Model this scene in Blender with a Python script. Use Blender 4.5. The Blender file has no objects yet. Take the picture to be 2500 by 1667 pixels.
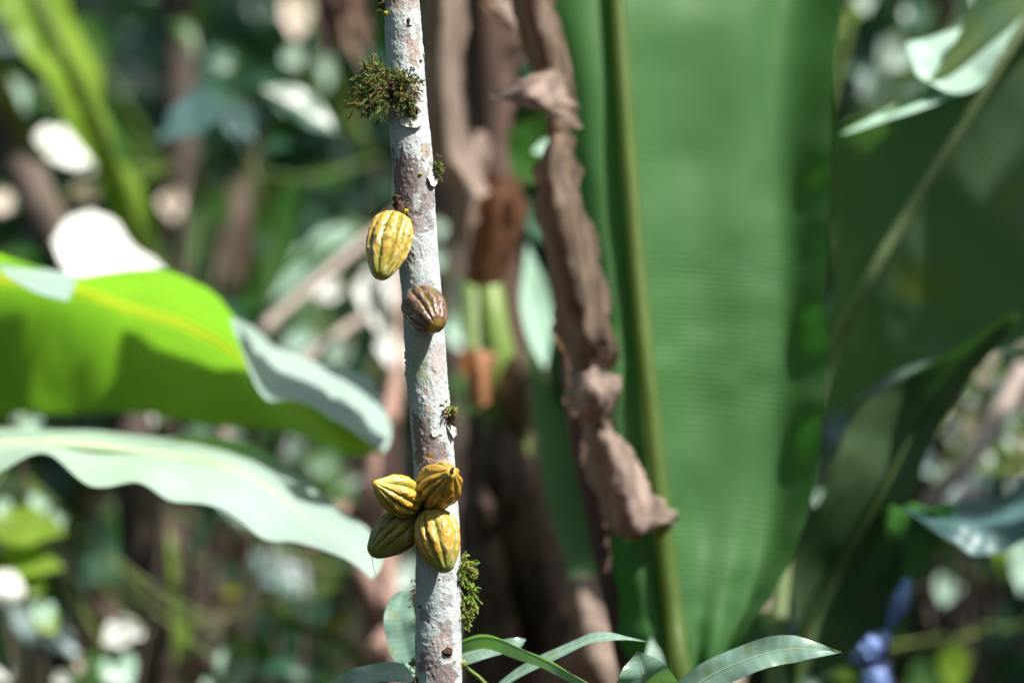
import bpy, bmesh, math, random
import numpy as np
from mathutils import Vector, Matrix

scene = bpy.context.scene
col = scene.collection
rnd = random.Random(7)

# ------------------------------------------------------------------ camera
D0 = 5.25                    # metres from the lens to the cacao trunk
LENS, SENS = 135.0, 36.0
CAMZ = 1.5
cam = bpy.data.objects.new('camera', bpy.data.cameras.new('camera'))
col.objects.link(cam)
cam.location = (0, -D0, CAMZ)
cam.rotation_euler = (math.radians(90), 0, 0)
cam.data.lens = LENS
cam.data.sensor_width = SENS
cam.data.clip_start = 0.05
cam.data.clip_end = 400
cam.data.dof.use_dof = True
cam.data.dof.focus_distance = D0 - 0.03
cam.data.dof.aperture_fstop = 1.68
scene.camera = cam

# ------------------------------------------------------------------ light
SUN = Vector((0.50, -0.36, 0.84)).normalized()          # towards the sun
elev = math.asin(SUN.z)
w = bpy.data.worlds.new('World'); scene.world = w; w.use_nodes = True
nt = w.node_tree; nt.nodes.clear()
sky = nt.nodes.new('ShaderNodeTexSky'); sky.sky_type = 'NISHITA'; sky.sun_disc = False
sky.sun_elevation = elev
sky.sun_rotation = math.atan2(SUN.x, SUN.y)
sky.air_density = 1.0; sky.dust_density = 2.5; sky.ozone_density = 1.0
bg = nt.nodes.new('ShaderNodeBackground'); bg.inputs[1].default_value = 0.15
wo = nt.nodes.new('ShaderNodeOutputWorld')
nt.links.new(sky.outputs[0], bg.inputs[0]); nt.links.new(bg.outputs[0], wo.inputs[0])
sun = bpy.data.objects.new('sun', bpy.data.lights.new('sun', 'SUN'))
col.objects.link(sun)
sun.data.energy = 3.7; sun.data.angle = math.radians(0.53); sun.data.color = (1.0, 0.965, 0.91)
sun.rotation_euler = (-SUN).to_track_quat('-Z', 'Y').to_euler()
sun.location = (3, -3, 8)
vs = scene.view_settings
scene.display_settings.display_device = 'sRGB'
vs.view_transform = 'Standard'; vs.look = 'None'; vs.gamma = 1; vs.use_curve_mapping = False
vs.exposure = 1.42
scene.render.engine = 'CYCLES'
cy = scene.cycles
cy.use_denoising = True
cy.max_bounces = 8; cy.diffuse_bounces = 4; cy.glossy_bounces = 3; cy.transmission_bounces = 4
cy.sample_clamp_indirect = 8

# ------------------------------------------------------------------ helpers
def P(x, y, d):
    """a place the photo shows at source pixel (x, y), d metres from the lens, in metres"""
    s = d * SENS / LENS / 2500.0
    return Vector(((x - 1250) * s, d - D0, CAMZ - (y - 833.5) * s))

def pxm(d): return d * SENS / LENS / 2500.0

def tag(o, label=None, cat=None, group=None, kind=None):
    if label: o['label'] = label
    if cat: o['category'] = cat
    if group: o['group'] = group
    if kind: o['kind'] = kind
    return o

def empty(name, loc, label, cat, group=None):
    o = bpy.data.objects.new(name, None); col.objects.link(o)
    o.location = loc; o.empty_display_size = 0.05
    return tag(o, label, cat, group)

def mesh_obj(name, verts, faces, mat, parent=None, smooth=True, uvs=None, cols=None):
    me = bpy.data.meshes.new(name)
    me.from_pydata([tuple(v) for v in verts], [], [tuple(f) for f in faces])
    if smooth: me.polygons.foreach_set('use_smooth', [True] * len(me.polygons))
    if uvs is not None:
        ul = me.uv_layers.new(name='UVMap')
        idx = np.empty(len(me.loops), dtype=np.int32); me.loops.foreach_get('vertex_index', idx)
        ul.data.foreach_set('uv', np.asarray(uvs, dtype=np.float32)[idx].ravel())
    if cols is not None:
        ca = me.color_attributes.new('col', 'FLOAT_COLOR', 'POINT')
        c4 = np.ones((len(verts), 4), dtype=np.float32); c4[:, :3] = cols
        ca.data.foreach_set('color', c4.ravel())
    me.materials.append(mat)
    me.update()
    o = bpy.data.objects.new(name, me); col.objects.link(o)
    if parent is not None:
        o.parent = parent
        base = Vector(parent.location)          # meshes carry world coordinates; only the empties are moved
        o.matrix_parent_inverse = Matrix.Translation(-base)
    return o

def vnoise(p, seed=0):
    """value noise, p (n,3) -> (n,) in 0..1"""
    p = np.asarray(p, dtype=np.float64)
    i = np.floor(p).astype(np.int64); f = p - i
    f = f * f * (3 - 2 * f)
    def h(ix, iy, iz):
        n = (ix * 374761393 + iy * 668265263 + iz * 2147483647 + seed * 1013904223) & 0xffffffff
        n = ((n ^ (n >> 13)) * 1274126177) & 0xffffffff
        n = (n ^ (n >> 16)) & 0xffff
        return n / 65535.0
    r = 0
    for dx in (0, 1):
        for dy in (0, 1):
            for dz in (0, 1):
                wgt = (f[:, 0] if dx else 1 - f[:, 0]) * (f[:, 1] if dy else 1 - f[:, 1]) * (f[:, 2] if dz else 1 - f[:, 2])
                r = r + wgt * h(i[:, 0] + dx, i[:, 1] + dy, i[:, 2] + dz)
    return r

def fbm(p, seed=0, octv=4):
    p = np.asarray(p, dtype=np.float64); r = 0; a = 0.5; t = 0
    for k in range(octv):
        r = r + a * vnoise(p, seed + k); t += a; a *= 0.5; p = p * 2.03 + 17.1
    return r / t

def catmull(pts, n):
    pts = [np.array(p, dtype=float) for p in pts]
    if len(pts) == 1: return [pts[0]] * n
    ext = [2 * pts[0] - pts[1]] + pts + [2 * pts[-1] - pts[-2]]
    out = []
    m = len(pts) - 1
    for k in range(n):
        t = k / (n - 1) * m; i = min(int(t), m - 1); f = t - i
        a, b, c, d = ext[i], ext[i + 1], ext[i + 2], ext[i + 3]
        out.append(0.5 * ((2 * b) + (c - a) * f + (2 * a - 5 * b + 4 * c - d) * f * f + (3 * b - 3 * c + d - a) * f ** 3))
    return out

class MB:
    """collects geometry for ONE mesh"""
    def __init__(s): s.v = []; s.f = []; s.uv = []; s.c = []
    def add(s, v, f, uv=None, c=None):
        b = len(s.v); s.v += [tuple(x) for x in v]; s.f += [tuple(i + b for i in q) for q in f]
        s.uv += [tuple(x) for x in uv] if uv is not None else [(0, 0)] * len(v)
        s.c += [c or (1, 1, 1)] * len(v) if not isinstance(c, list) else c
    def tube(s, pts, rads, seg=8, n=None, c=None, wob=0):
        if n: 
            q = catmull([list(p) for p in pts], n)
            R = [float(x[0]) for x in catmull([[r] for r in rads], n)]
        else: q = [np.array(p, float) for p in pts]; R = list(rads)
        v = []; f = []; uv = []
        ref = np.array([0.31, 0.87, 0.39])
        L = len(q)
        for i, p in enumerate(q):
            t = q[min(i + 1, L - 1)] - q[max(i - 1, 0)]; t = t / (np.linalg.norm(t) + 1e-9)
            a = np.cross(t, ref); a /= np.linalg.norm(a) + 1e-9; b = np.cross(t, a)
            for k in range(seg):
                an = 2 * math.pi * k / seg
                r = max(R[i], 1e-5) * (1 + (wob * (math.sin(7 * an + i * .9) * .5 + rnd.uniform(-.5, .5)) if wob else 0))
                v.append(p + r * (math.cos(an) * a + math.sin(an) * b)); uv.append((i / (L - 1), k / seg))
        for i in range(L - 1):
            for k in range(seg):
                k2 = (k + 1) % seg
                f.append((i * seg + k, i * seg + k2, (i + 1) * seg + k2, (i + 1) * seg + k))
        f.append(tuple(range(seg))[::-1]); f.append(tuple((L - 1) * seg + k for k in range(seg)))
        s.add(v, f, uv, c)
    def build(s, name, mat, parent=None, smooth=True, usecol=False):
        return mesh_obj(name, s.v, s.f, mat, parent, smooth, s.uv, s.c if usecol else None)

# ------------------------------------------------------------------ materials
def nodes(name):
    m = bpy.data.materials.new(name); m.use_nodes = True
    n = m.node_tree; n.nodes.clear()
    return m, n, n.nodes.new('ShaderNodeOutputMaterial')

def mixrgb(n, a, b, f, mode='MIX'):
    x = n.nodes.new('ShaderNodeMix'); x.data_type = 'RGBA'; x.blend_type = mode
    for s_, v in ((0, f), (6, a), (7, b)):
        if hasattr(v, 'links') or isinstance(v, bpy.types.NodeSocket): n.links.new(v, x.inputs[s_])
        elif s_ == 0: x.inputs[0].default_value = v
        else: x.inputs[s_].default_value = (*v, 1)
    return x.outputs[2]

def ramp(n, src, stops):
    r = n.nodes.new('ShaderNodeValToRGB'); e = r.color_ramp.elements
    while len(e) < len(stops): e.new(0.5)
    for k, (p, c) in enumerate(stops):
        e[k].position = p; e[k].color = (*c, 1) if len(c) == 3 else c
    n.links.new(src, r.inputs[0]); return r.outputs[0]

def noise(n, scale, detail=4, coord='Object', vec=None, rough=.55):
    t = n.nodes.new('ShaderNodeTexNoise'); t.inputs['Scale'].default_value = scale
    t.inputs['Detail'].default_value = detail; t.inputs['Roughness'].default_value = rough
    if vec is None:
        tc = n.nodes.new('ShaderNodeTexCoord'); vec = tc.outputs[coord]
    n.links.new(vec, t.inputs['Vector']); return t.outputs[0]

def leafmat(name, c1, c2, trans, tamt=.35, rough=.38, spec=.5, veins=0, back=None, blotch=None, mottle=6.0, vb=.0006, band=None, vc=.08):
    """leaf: c1..c2 mottled surface colour, trans the colour of light coming through"""
    m, n, out = nodes(name)
    nz = noise(n, mottle, 5)
    base = ramp(n, nz, [(.3, c1), (.7, c2)])
    hgt = None
    if veins:
        uv = n.nodes.new('ShaderNodeUVMap'); sp = n.nodes.new('ShaderNodeSeparateXYZ')
        n.links.new(uv.outputs[0], sp.inputs[0])
        # v runs 0..1 across; side veins run out from the midrib, slightly forward
        ab = n.nodes.new('ShaderNodeMath'); ab.operation = 'SUBTRACT'; ab.inputs[1].default_value = .5
        n.links.new(sp.outputs[1], ab.inputs[0])
        a2 = n.nodes.new('ShaderNodeMath'); a2.operation = 'ABSOLUTE'; n.links.new(ab.outputs[0], a2.inputs[0])
        mu = n.nodes.new('ShaderNodeMath'); mu.operation = 'MULTIPLY_ADD'; mu.inputs[1].default_value = -.05
        n.links.new(a2.outputs[0], mu.inputs[0]); n.links.new(sp.outputs[0], mu.inputs[2])
        m3 = n.nodes.new('ShaderNodeMath'); m3.operation = 'MULTIPLY'; m3.inputs[1].default_value = veins * 6.283
        n.links.new(mu.outputs[0], m3.inputs[0])
        si = n.nodes.new('ShaderNodeMath'); si.operation = 'SINE'; n.links.new(m3.outputs[0], si.inputs[0])
        pw = n.nodes.new('ShaderNodeMapRange'); pw.inputs[1].default_value = -.2; pw.inputs[2].default_value = 1
        n.links.new(si.outputs[0], pw.inputs[0])
        hgt = pw.outputs[0]
        base = mixrgb(n, base, mixrgb(n, base, (1, 1, .9), vc), hgt)
    bandm = None
    if band:
        bm_ = n.nodes.new('ShaderNodeMapRange'); bm_.inputs[1].default_value = .045; bm_.inputs[2].default_value = .008
        n.links.new(a2.outputs[0], bm_.inputs[0]); bandm = bm_.outputs[0]
        base = mixrgb(n, base, band[0], bandm)
    if blotch:
        bn = noise(n, blotch[1], 4)
        base = mixrgb(n, base, blotch[0], ramp(n, bn, [(.56, (0, 0, 0)), (.66, (1, 1, 1))]))
    if back is not None:
        g = n.nodes.new('ShaderNodeNewGeometry')
        base = mixrgb(n, base, back, g.outputs['Backfacing'])
    b = n.nodes.new('ShaderNodeBsdfPrincipled')
    n.links.new(base, b.inputs['Base Color']); b.inputs['Roughness'].default_value = rough
    b.inputs['Specular IOR Level'].default_value = spec
    bp = n.nodes.new('ShaderNodeBump'); bp.inputs['Strength'].default_value = .3; bp.inputs['Distance'].default_value = (vb if veins else .004)
    n.links.new(hgt if hgt is not None else noise(n, 45, 3), bp.inputs['Height'])
    n.links.new(bp.outputs[0], b.inputs['Normal'])
    t = n.nodes.new('ShaderNodeBsdfTranslucent')
    tr = mixrgb(n, trans, tuple(x * .7 for x in trans), nz)
    if bandm is not None: tr = mixrgb(n, tr, band[1], bandm)
    n.links.new(tr, t.inputs[0])
    mx = n.nodes.new('ShaderNodeMixShader'); mx.inputs[0].default_value = tamt
    n.links.new(b.outputs[0], mx.inputs[1]); n.links.new(t.outputs[0], mx.inputs[2])
    n.links.new(mx.outputs[0], out.inputs[0])
    return m

def plainmat(name, c1, c2, scale=12, rough=.7, spec=.3, bump=.4, bscale=40, stretch=None, tamt=0, trans=None):
    m, n, out = nodes(name)
    tc = n.nodes.new('ShaderNodeTexCoord'); vec = tc.outputs['Object']
    if stretch:
        mp = n.nodes.new('ShaderNodeMapping'); mp.inputs['Scale'].default_value = stretch
        n.links.new(vec, mp.inputs[0]); vec = mp.outputs[0]
    base = ramp(n, noise(n, scale, 6, vec=vec), [(.32, c1), (.68, c2)])
    b = n.nodes.new('ShaderNodeBsdfPrincipled'); n.links.new(base, b.inputs['Base Color'])
    b.inputs['Roughness'].default_value = rough; b.inputs['Specular IOR Level'].default_value = spec
    bp = n.nodes.new('ShaderNodeBump'); bp.inputs['Strength'].default_value = bump; bp.inputs['Distance'].default_value = .006
    n.links.new(noise(n, bscale, 5, vec=vec), bp.inputs['Height']); n.links.new(bp.outputs[0], b.inputs['Normal'])
    if tamt:
        t = n.nodes.new('ShaderNodeBsdfTranslucent'); t.inputs[0].default_value = (*trans, 1)
        mx = n.nodes.new('ShaderNodeMixShader'); mx.inputs[0].default_value = tamt
        n.links.new(b.outputs[0], mx.inputs[1]); n.links.new(t.outputs[0], mx.inputs[2]); n.links.new(mx.outputs[0], out.inputs[0])
    else: n.links.new(b.outputs[0], out.inputs[0])
    return m

def colmat(name, rough=.6, spec=.4, bump=.3, bscale=300, bdist=.0008, fine=None, coat=0, sss=0):
    """surface colour stored on the mesh (pigment and shade patches), with fine grain"""
    m, n, out = nodes(name)
    a = n.nodes.new('ShaderNodeAttribute'); a.attribute_name = 'col'
    base = a.outputs['Color']
    if fine:
        base = mixrgb(n, base, mixrgb(n, base, fine[0], .4), ramp(n, noise(n, fine[1], 5), [(.5, (0, 0, 0)), (.72, (1, 1, 1))]))
    b = n.nodes.new('ShaderNodeBsdfPrincipled'); n.links.new(base, b.inputs['Base Color'])
    b.inputs['Roughness'].default_value = rough; b.inputs['Specular IOR Level'].default_value = spec
    b.inputs['Coat Weight'].default_value = coat; b.inputs['Coat Roughness'].default_value = .25
    if sss:
        b.inputs['Subsurface Weight'].default_value = sss; b.inputs['Subsurface Radius'].default_value = (.6, .4, .1)
        b.inputs['Subsurface Scale'].default_value = .004
    bp = n.nodes.new('ShaderNodeBump'); bp.inputs['Strength'].default_value = bump; bp.inputs['Distance'].default_value = bdist
    n.links.new(noise(n, bscale, 4), bp.inputs['Height']); n.links.new(bp.outputs[0], b.inputs['Normal'])
    n.links.new(b.outputs[0], out.inputs[0])
    return m

M = {}
M['banana'] = leafmat('banana_leaf_green', (.042, .125, .042), (.065, .175, .055), (.10, .32, .06), .40, .42, .45, veins=120)
M['banana_dull'] = leafmat('banana_leaf_olive', (.04, .10, .022), (.07, .14, .03), (.16, .28, .02), .38, .5, .35, veins=100)
M['banana_dark'] = leafmat('banana_leaf_dark', (.022, .06, .016), (.038, .095, .022), (.06, .18, .02), .3, .5, .4, veins=90, vb=.0003)  # darker green than the other banana blades
M['banana_sun'] = leafmat('broad_leaf_green', (.026, .115, .022), (.044, .16, .030), (.10, .38, .03), .45, .5, .2, veins=150, vb=.0004, vc=.10)
M['banana_hazy'] = leafmat('banana_leaf_haze_tint', (.06, .15, .07), (.11, .20, .09), (.14, .34, .05), .35, .38, .6, veins=90, vc=.12, blotch=((.16, .20, .04), 4))  # haze over the leaf put into its bluish colour
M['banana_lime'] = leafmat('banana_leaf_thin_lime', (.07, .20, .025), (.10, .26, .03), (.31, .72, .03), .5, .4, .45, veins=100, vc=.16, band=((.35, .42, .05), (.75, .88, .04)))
M['palesheen'] = leafmat('banana_leaf_pale_sheen', (.27, .37, .325), (.34, .44, .39), (.20, .45, .25), .15, .33, .6, veins=90)  # pale base colour carries the gloss of sun and sky
M['pale'] = leafmat('glare_white_leaf', (.70, .72, .68), (.82, .82, .78), (.6, .6, .5), .15, .45, .4)  # white base stands in for blown-out sunlight
M['palewarm'] = leafmat('warm_glare_leaf', (.62, .50, .42), (.78, .66, .56), (.6, .45, .3), .2, .5, .3)  # warm white base stands in for overexposed spots
M['mint'] = leafmat('mint_gloss_leaf', (.38, .58, .45), (.50, .68, .55), (.2, .5, .25), .2, .4, .5)  # bright mint base carries sunlit gloss and pale flashes
M['teal'] = leafmat('dark_glossy_leaf', (.025, .085, .05), (.045, .12, .07), (.04, .16, .04), .22, .36, .6)
M['bluegrey'] = leafmat('blue_grey_sheen_leaf', (.06, .13, .13), (.09, .17, .17), (.05, .16, .06), .2, .45, .7)
M['green'] = leafmat('mid_green_leaf', (.03, .10, .018), (.05, .15, .025), (.12, .32, .025), .4, .42, .4)
M['lime'] = leafmat('lime_young_leaf', (.15, .27, .025), (.22, .34, .035), (.45, .75, .06), .45, .42, .4)
M['yellow'] = leafmat('yellowing_leaf', (.25, .27, .03), (.34, .33, .05), (.5, .5, .06), .4, .5, .3)
M['dry'] = plainmat('dry_brown_leaf', (.05, .036, .026), (.22, .16, .115), 26, .75, .25, .9, 60, (1, 1, .16), .3, (.35, .18, .09))
M['drypink'] = plainmat('dry_pinkish_leaf', (.10, .075, .06), (.37, .28, .23), 26, .7, .3, .9, 60, (1, 1, .18), .28, (.4, .22, .16))
M['drydark'] = plainmat('rotting_brown_sheath', (.035, .022, .018), (.13, .08, .062), 7, .8, .2, .9, 26, (1.4, 1.4, .3))
M['rust'] = plainmat('rust_orange_leaf', (.055, .03, .018), (.12, .055, .03), 8, .7, .25, .5, 30, None, .3, (.5, .18, .05))
M['orange'] = plainmat('orange_bract', (.34, .16, .08), (.44, .22, .12), 10, .6, .3, .4, 30, None, .25, (.7, .25, .06))
M['stemgreen'] = plainmat('green_stem', (.07, .13, .02), (.17, .24, .045), 7, .5, .4, .3, 24, (1, 1, .3))
M['stemdark'] = plainmat('dull_dark_midrib', (.03, .055, .012), (.055, .085, .02), 14, .6, .3, .2, 50)
M['rib'] = plainmat('midrib_yellow_green', (.06, .105, .018), (.085, .135, .026), 14, .45, .4, .2, 50, None, .25, (.5, .6, .06))
M['ribmid'] = plainmat('midrib_dusty_green', (.20, .28, .12), (.27, .34, .17), 14, .5, .4, .2, 50, None, .2, (.4, .5, .1))
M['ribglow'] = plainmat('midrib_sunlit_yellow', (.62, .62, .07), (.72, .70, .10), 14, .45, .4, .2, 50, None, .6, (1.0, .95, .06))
M['ribpale'] = plainmat('midrib_pale', (.42, .52, .34), (.52, .60, .42), 14, .45, .4, .2, 50, None, .3, (.6, .8, .2))
M['wood'] = plainmat('grey_brown_stick', (.24, .19, .16), (.42, .36, .32), 10, .7, .3, .6, 40, (1, 1, .4))
M['darkwood'] = plainmat('dark_branch_bark', (.04, .03, .025), (.11, .085, .068), 10, .8, .2, .8, 40, (1, 1, .4))
M['pinkwood'] = plainmat('pinkish_dead_stem', (.26, .155, .12), (.46, .31, .26), 8, .75, .25, .7, 36, (1, 1, .4))
M['blue'] = plainmat('blue_plastic_film', (.20, .30, .66), (.30, .42, .80), 14, .3, .6, .5, 40, None, .2, (.2, .3, .8))
M['soil'] = plainmat('forest_soil', (.028, .018, .012), (.085, .058, .04), 3, .95, .1, .9, 14)
M['litter'] = plainmat('leaf_litter', (.08, .05, .035), (.25, .17, .12), 2.2, .85, .2, .3, 30)
M['canopy'] = leafmat('canopy_leaf', (.035, .11, .025), (.06, .16, .04), (.06, .2, .02), .25, .45, .4)
M['youngleaf'] = leafmat('young_leaf_sheen', (.19, .34, .27), (.24, .40, .32), (.22, .50, .07), .35, .30, .8, veins=15, vb=.00012, back=(.10, .26, .04), mottle=26, blotch=((.22, .30, .16), 60))
M['bark'] = colmat('cacao_bark_colour', .72, .3, .9, 420, .0011, fine=((.30, .28, .26), 260))
M['pod'] = colmat('cacao_pod_skin', .42, .5, .5, 330, .0005, fine=((.30, .26, .08), 160), coat=.3, sss=.15)
M['moss'] = colmat('moss_strands', .75, .25, .1, 300)
M['scar'] = plainmat('dark_flower_cushion', (.035, .022, .015), (.14, .085, .05), 160, .85, .2, 1, 400)
M['lichen'] = plainmat('yellow_lichen', (.42, .36, .03), (.62, .52, .06), 160, .8, .2, 1, 400)
M['flake'] = plainmat('peeling_bark', (.50, .50, .42), (.70, .70, .60), 120, .7, .3, .7, 300)

# ------------------------------------------------------------------ leaves
HOLES = []           # spots chosen to be sunlit: canopy leaves on their sun rays are skipped
def lit(x, y, d, r): HOLES.append((P(x, y, d), r))

def loft(name, rows, mat, parent, nu=60, nv=24, und=0.0, useed=1, ufreq=7, label=None, tear=None, smoothv=True, ridged=0, ragged=0, vmid=None):
    """a leaf sheet through rows (along its length) of points (across), gently undulating"""
    R = [catmull([list(P(*p)) for p in r], nv) if smoothv else
         [np.array(P(*r[0])) * (1 - t) + np.array(P(*r[-1])) * t for t in np.linspace(0, 1, nv)] for r in rows]
    C = [catmull([R[i][k] for i in range(len(rows))], nu) for k in range(nv)]
    G = np.array(C)                     # nv, nu, 3
    uu, vv = np.meshgrid(np.linspace(0, 1, nu), np.linspace(0, 1, nv))
    if ragged:
        for e, k0 in ((0, 5.1), (1, 9.7)):
            q = np.stack([np.linspace(0, 1, nu) * ufreq * 1.9, np.full(nu, k0), np.full(nu, useed * 1.3)], 1)
            sc_ = (fbm(q, useed + 3, 4) - .35) * ragged * 1.6
            mid_ = G[nv // 2]
            for k in range(nv):
                wv = max(0, (1 - 2 * k / (nv - 1)) if e == 0 else (2 * k / (nv - 1) - 1))
                G[k] = G[k] + (mid_ - G[k]) * (wv * sc_)[:, None]
    if ridged:
        tu = np.gradient(G, axis=1); tv = np.gradient(G, axis=0)
        N = np.cross(tu, tv); N /= np.linalg.norm(N, axis=2, keepdims=True) + 1e-9
        q = np.stack([uu.ravel() * ufreq * .5, vv.ravel() * 4.2 + uu.ravel() * 2, np.full(uu.size, useed * 2.1)], 1)
        h = 1 - np.abs(2 * fbm(q, useed + 30, 3) - 1) * 3; h2 = 1 - np.abs(2 * fbm(q * 2.7, useed + 50, 2) - 1) * 3
        G = G + N * ((h + .35 * h2).reshape(uu.shape) * ridged)[..., None]
    if und:
        tu = np.gradient(G, axis=1); tv = np.gradient(G, axis=0)
        N = np.cross(tu, tv); N /= np.linalg.norm(N, axis=2, keepdims=True) + 1e-9
        q = np.stack([uu.ravel() * ufreq, vv.ravel() * 2.0, np.full(uu.size, useed * 3.7)], 1)
        h = (fbm(q, useed, 3) - .5).reshape(uu.shape) * 2
        G = G + N * (h * und)[..., None]
    v = G.reshape(-1, 3)
    v2 = vv if vmid is None else np.where(vv < vmid, vv / vmid * .5, .5 + (vv - vmid) / (1 - vmid) * .5)     # midrib at v = 0.5
    uv = np.stack([uu.ravel(), v2.ravel()], 1)
    f = []
    for a in range(nv - 1):
        for b in range(nu - 1):
            i = a * nu + b
            if tear and tear(uu[a, b], vv[a, b]): continue
            f.append((i, i + 1, i + nu + 1, i + nu))
    o = mesh_obj(name, v, f, mat, parent, True, uv)
    if label: o['label'] = label
    return o

PROF = [0.04, .38, .72, .94, 1.0, .95, .80, .55, .26, .0]
def prof(t, p=PROF):
    x = t * (len(p) - 1); i = min(int(x), len(p) - 2); return p[i] * (1 - (x - i)) + p[i + 1] * (x - i)

def blade_geo(spine, wid, tilt=0, fold=.25, nu=16, nv=6, wave=0, seed=0, profile=PROF, face=None):
    """spine: world points; wid half width (m); tilt (rad) about the spine; fold lifts both halves"""
    q = catmull([list(p) for p in spine], nu)
    view = np.array(face if face is not None else (0, -1.0, 0.0))
    v = []; uv = []; f = []
    r2 = random.Random(seed); ph = r2.uniform(0, 6)
    for i, p in enumerate(q):
        t = q[min(i + 1, nu - 1)] - q[max(i - 1, 0)]; t = t / (np.linalg.norm(t) + 1e-9)
        side = np.cross(t, view)
        if np.linalg.norm(side) < .15: side = np.array((1.0, 0, .2))
        side /= np.linalg.norm(side); nrm = np.cross(side, t)
        s2 = side * math.cos(tilt) + nrm * math.sin(tilt); n2 = np.cross(s2, t)
        u = i / (nu - 1); hw = wid * prof(u, profile)
        for k in range(nv + 1):
            c = 2 * k / nv - 1
            wv = wave * wid * math.sin(u * 17 + ph + (1.3 if c > 0 else 0)) * abs(c) ** 1.5
            v.append(p + s2 * (hw * c) + n2 * (-fold * hw * (1 - abs(c)) + wv)); uv.append((u, k / nv))
    m = nv + 1
    for i in range(nu - 1):
        for k in range(nv):
            a = i * m + k; f.append((a, a + 1, a + m + 1, a + m))
    return v, f, uv

def leaf(parent, x0, y0, x1, y1, wpx, d, mat, tilt=.3, sag=.1, litr=0, d1=None, fold=.2, wave=.06, name='leaf', label=None, petiole=None, rib=None):
    """one leaf from base to tip, half width wpx, as a part of its plant"""
    d1 = d if d1 is None else d1
    a, b = P(x0, y0, d), P(x1, y1, d1)
    L = (b - a).length; mid = (a + b) / 2 + Vector((0, 0, sag * L))
    if tilt > 0:
        def facing(tl):
            t = (b - a).normalized(); side = t.cross(Vector((0, -1, 0))).normalized(); nrm = side.cross(t)
            s2 = side * math.cos(tl) + nrm * math.sin(tl); return s2.cross(t).dot(SUN)
        if facing(-tilt) > facing(tilt): tilt = -tilt
    v, f, uv = blade_geo([a, mid, b], wpx * pxm((d + d1) / 2), tilt, fold, 14, 6, wave, rnd.randint(0, 9999))
    o = mesh_obj(name, v, f, M[mat], parent, True, uv)
    if label: o['label'] = label
    if litr:
        c = (a + b) / 2; HOLES.append((c, litr))
    if petiole is not None:
        m = MB(); m.tube([petiole, (Vector(petiole) + a) / 2 + Vector((0, 0, -.03)), a, a + (b - a) * .5], [.003, .0028, .0025, .0012], 6, 10)
        m.build('petiole', M['stemgreen'], o)
    return o

# ================================================================== SETTING
# ground: flat near the cacao, rising behind into a bank added as dark backdrop
def ground_z(x, y):
    b = max(0.0, y - 6.5)
    return 0.42 * b ** 1.05 * (1 if b < 14 else 1) if b < 14 else 0.42 * 14 ** 1.05
gv = []; gf = []
xs = [-200, -60, -25] + list(np.linspace(-14, 14, 57)) + [25, 60, 200]
ys = [-200, -60, -25] + list(np.linspace(-12, 24, 73)) + [40, 90, 250]
for y in ys:
    for x in xs:
        z = ground_z(x, y)
        if abs(x) < 15 and -13 < y < 25: z += (float(vnoise([[x * .9, y * .9, 0]], 3)[0]) - .5) * .12
        gv.append((x, y, z))
nx = len(xs)
for j in range(len(ys) - 1):
    for i in range(nx - 1): a = j * nx + i; gf.append((a, a + 1, a + nx + 1, a + nx))
tag(mesh_obj('ground', gv, gf, M['soil']), kind='structure')

# leaf litter
m = MB()
for k in range(5200):
    x = rnd.uniform(-6, 6); y = rnd.uniform(-6, 13.5); z = ground_z(x, y) + rnd.uniform(.045, .09)
    L = rnd.uniform(.05, .13); a = rnd.uniform(0, 6.28)
    dx, dy = math.cos(a) * L, math.sin(a) * L
    sl = .42 * dy if y > 6.5 else 0
    p0 = Vector((x - dx, y - dy, z - sl)); p1 = Vector((x + dx, y + dy, z + sl + rnd.uniform(-.02, .03)))
    v, f, uv = blade_geo([p0, (p0 + p1) / 2 + Vector((0, 0, .03)), p1], L * rnd.uniform(.3, .5), rnd.uniform(-.4, .4), .3, 5, 2, 0, k, face=(0, 0, 1.0))
    m.add(v, f, uv)
tag(m.build('leaf_litter', M['litter']), kind='stuff')

# ================================================================== CACAO TREE
TC = [(-1500, 955, 36), (-600, 962, 38), (0, 980, 43), (143, 988, 46.5), (285, 997, 49), (428, 1010, 50), (560, 1016.5, 49), (684, 1027, 49),
      (900, 1041.5, 50), (1120, 1059.5, 51), (1300, 1069, 54.5), (1450, 1071, 55.5), (1667, 1071, 57), (2300, 1068, 62), (3200, 1062, 72), (3520, 1060, 92)]
tys = [t[0] for t in TC]
def trunk_c(py): return np.interp(py, tys, [t[1] for t in TC]), np.interp(py, tys, [t[2] for t in TC])
S0 = pxm(D0)
def on_trunk(px, py, lift=0.0):
    """world point on the visible side of the bark at a source pixel"""
    c, r = trunk_c(py); s = max(-1, min(1, (px - c) / r)); th = math.asin(s)
    R = r * S0 + lift
    return Vector(((c - 1250) * S0 + R * math.sin(th), -R * math.cos(th), CAMZ - (py - 833.5) * S0)), Vector((math.sin(th), -math.cos(th), 0))

tree = empty('cacao_tree', ((1060 - 1250) * S0, 0, 0), 'slender pale lichen-white trunk in sharp focus with pods and moss growing on it', 'tree')
NTH = 168
pyv = np.concatenate([np.linspace(-3300, -420, 60), np.linspace(-400, 2000, 1250), np.linspace(2040, 3515, 60)])
TH, PY = np.meshgrid(np.linspace(-math.pi, math.pi, NTH, endpoint=False), pyv)
# smooth centreline/radius
ker = np.ones(121) / 121
fine = np.arange(-3600, 3701, 1.0)
cc = np.interp(fine, tys, [t[1] for t in TC]); rr = np.interp(fine, tys, [t[2] for t in TC])
pad = lambda a: np.convolve(np.pad(a, 60, 'edge'), ker, 'valid')
cc, rr = pad(cc), pad(rr)
C = np.interp(PY, fine, cc); R = np.interp(PY, fine, rr)
sx = np.sin(TH); front = np.cos(TH) > 0
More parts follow.
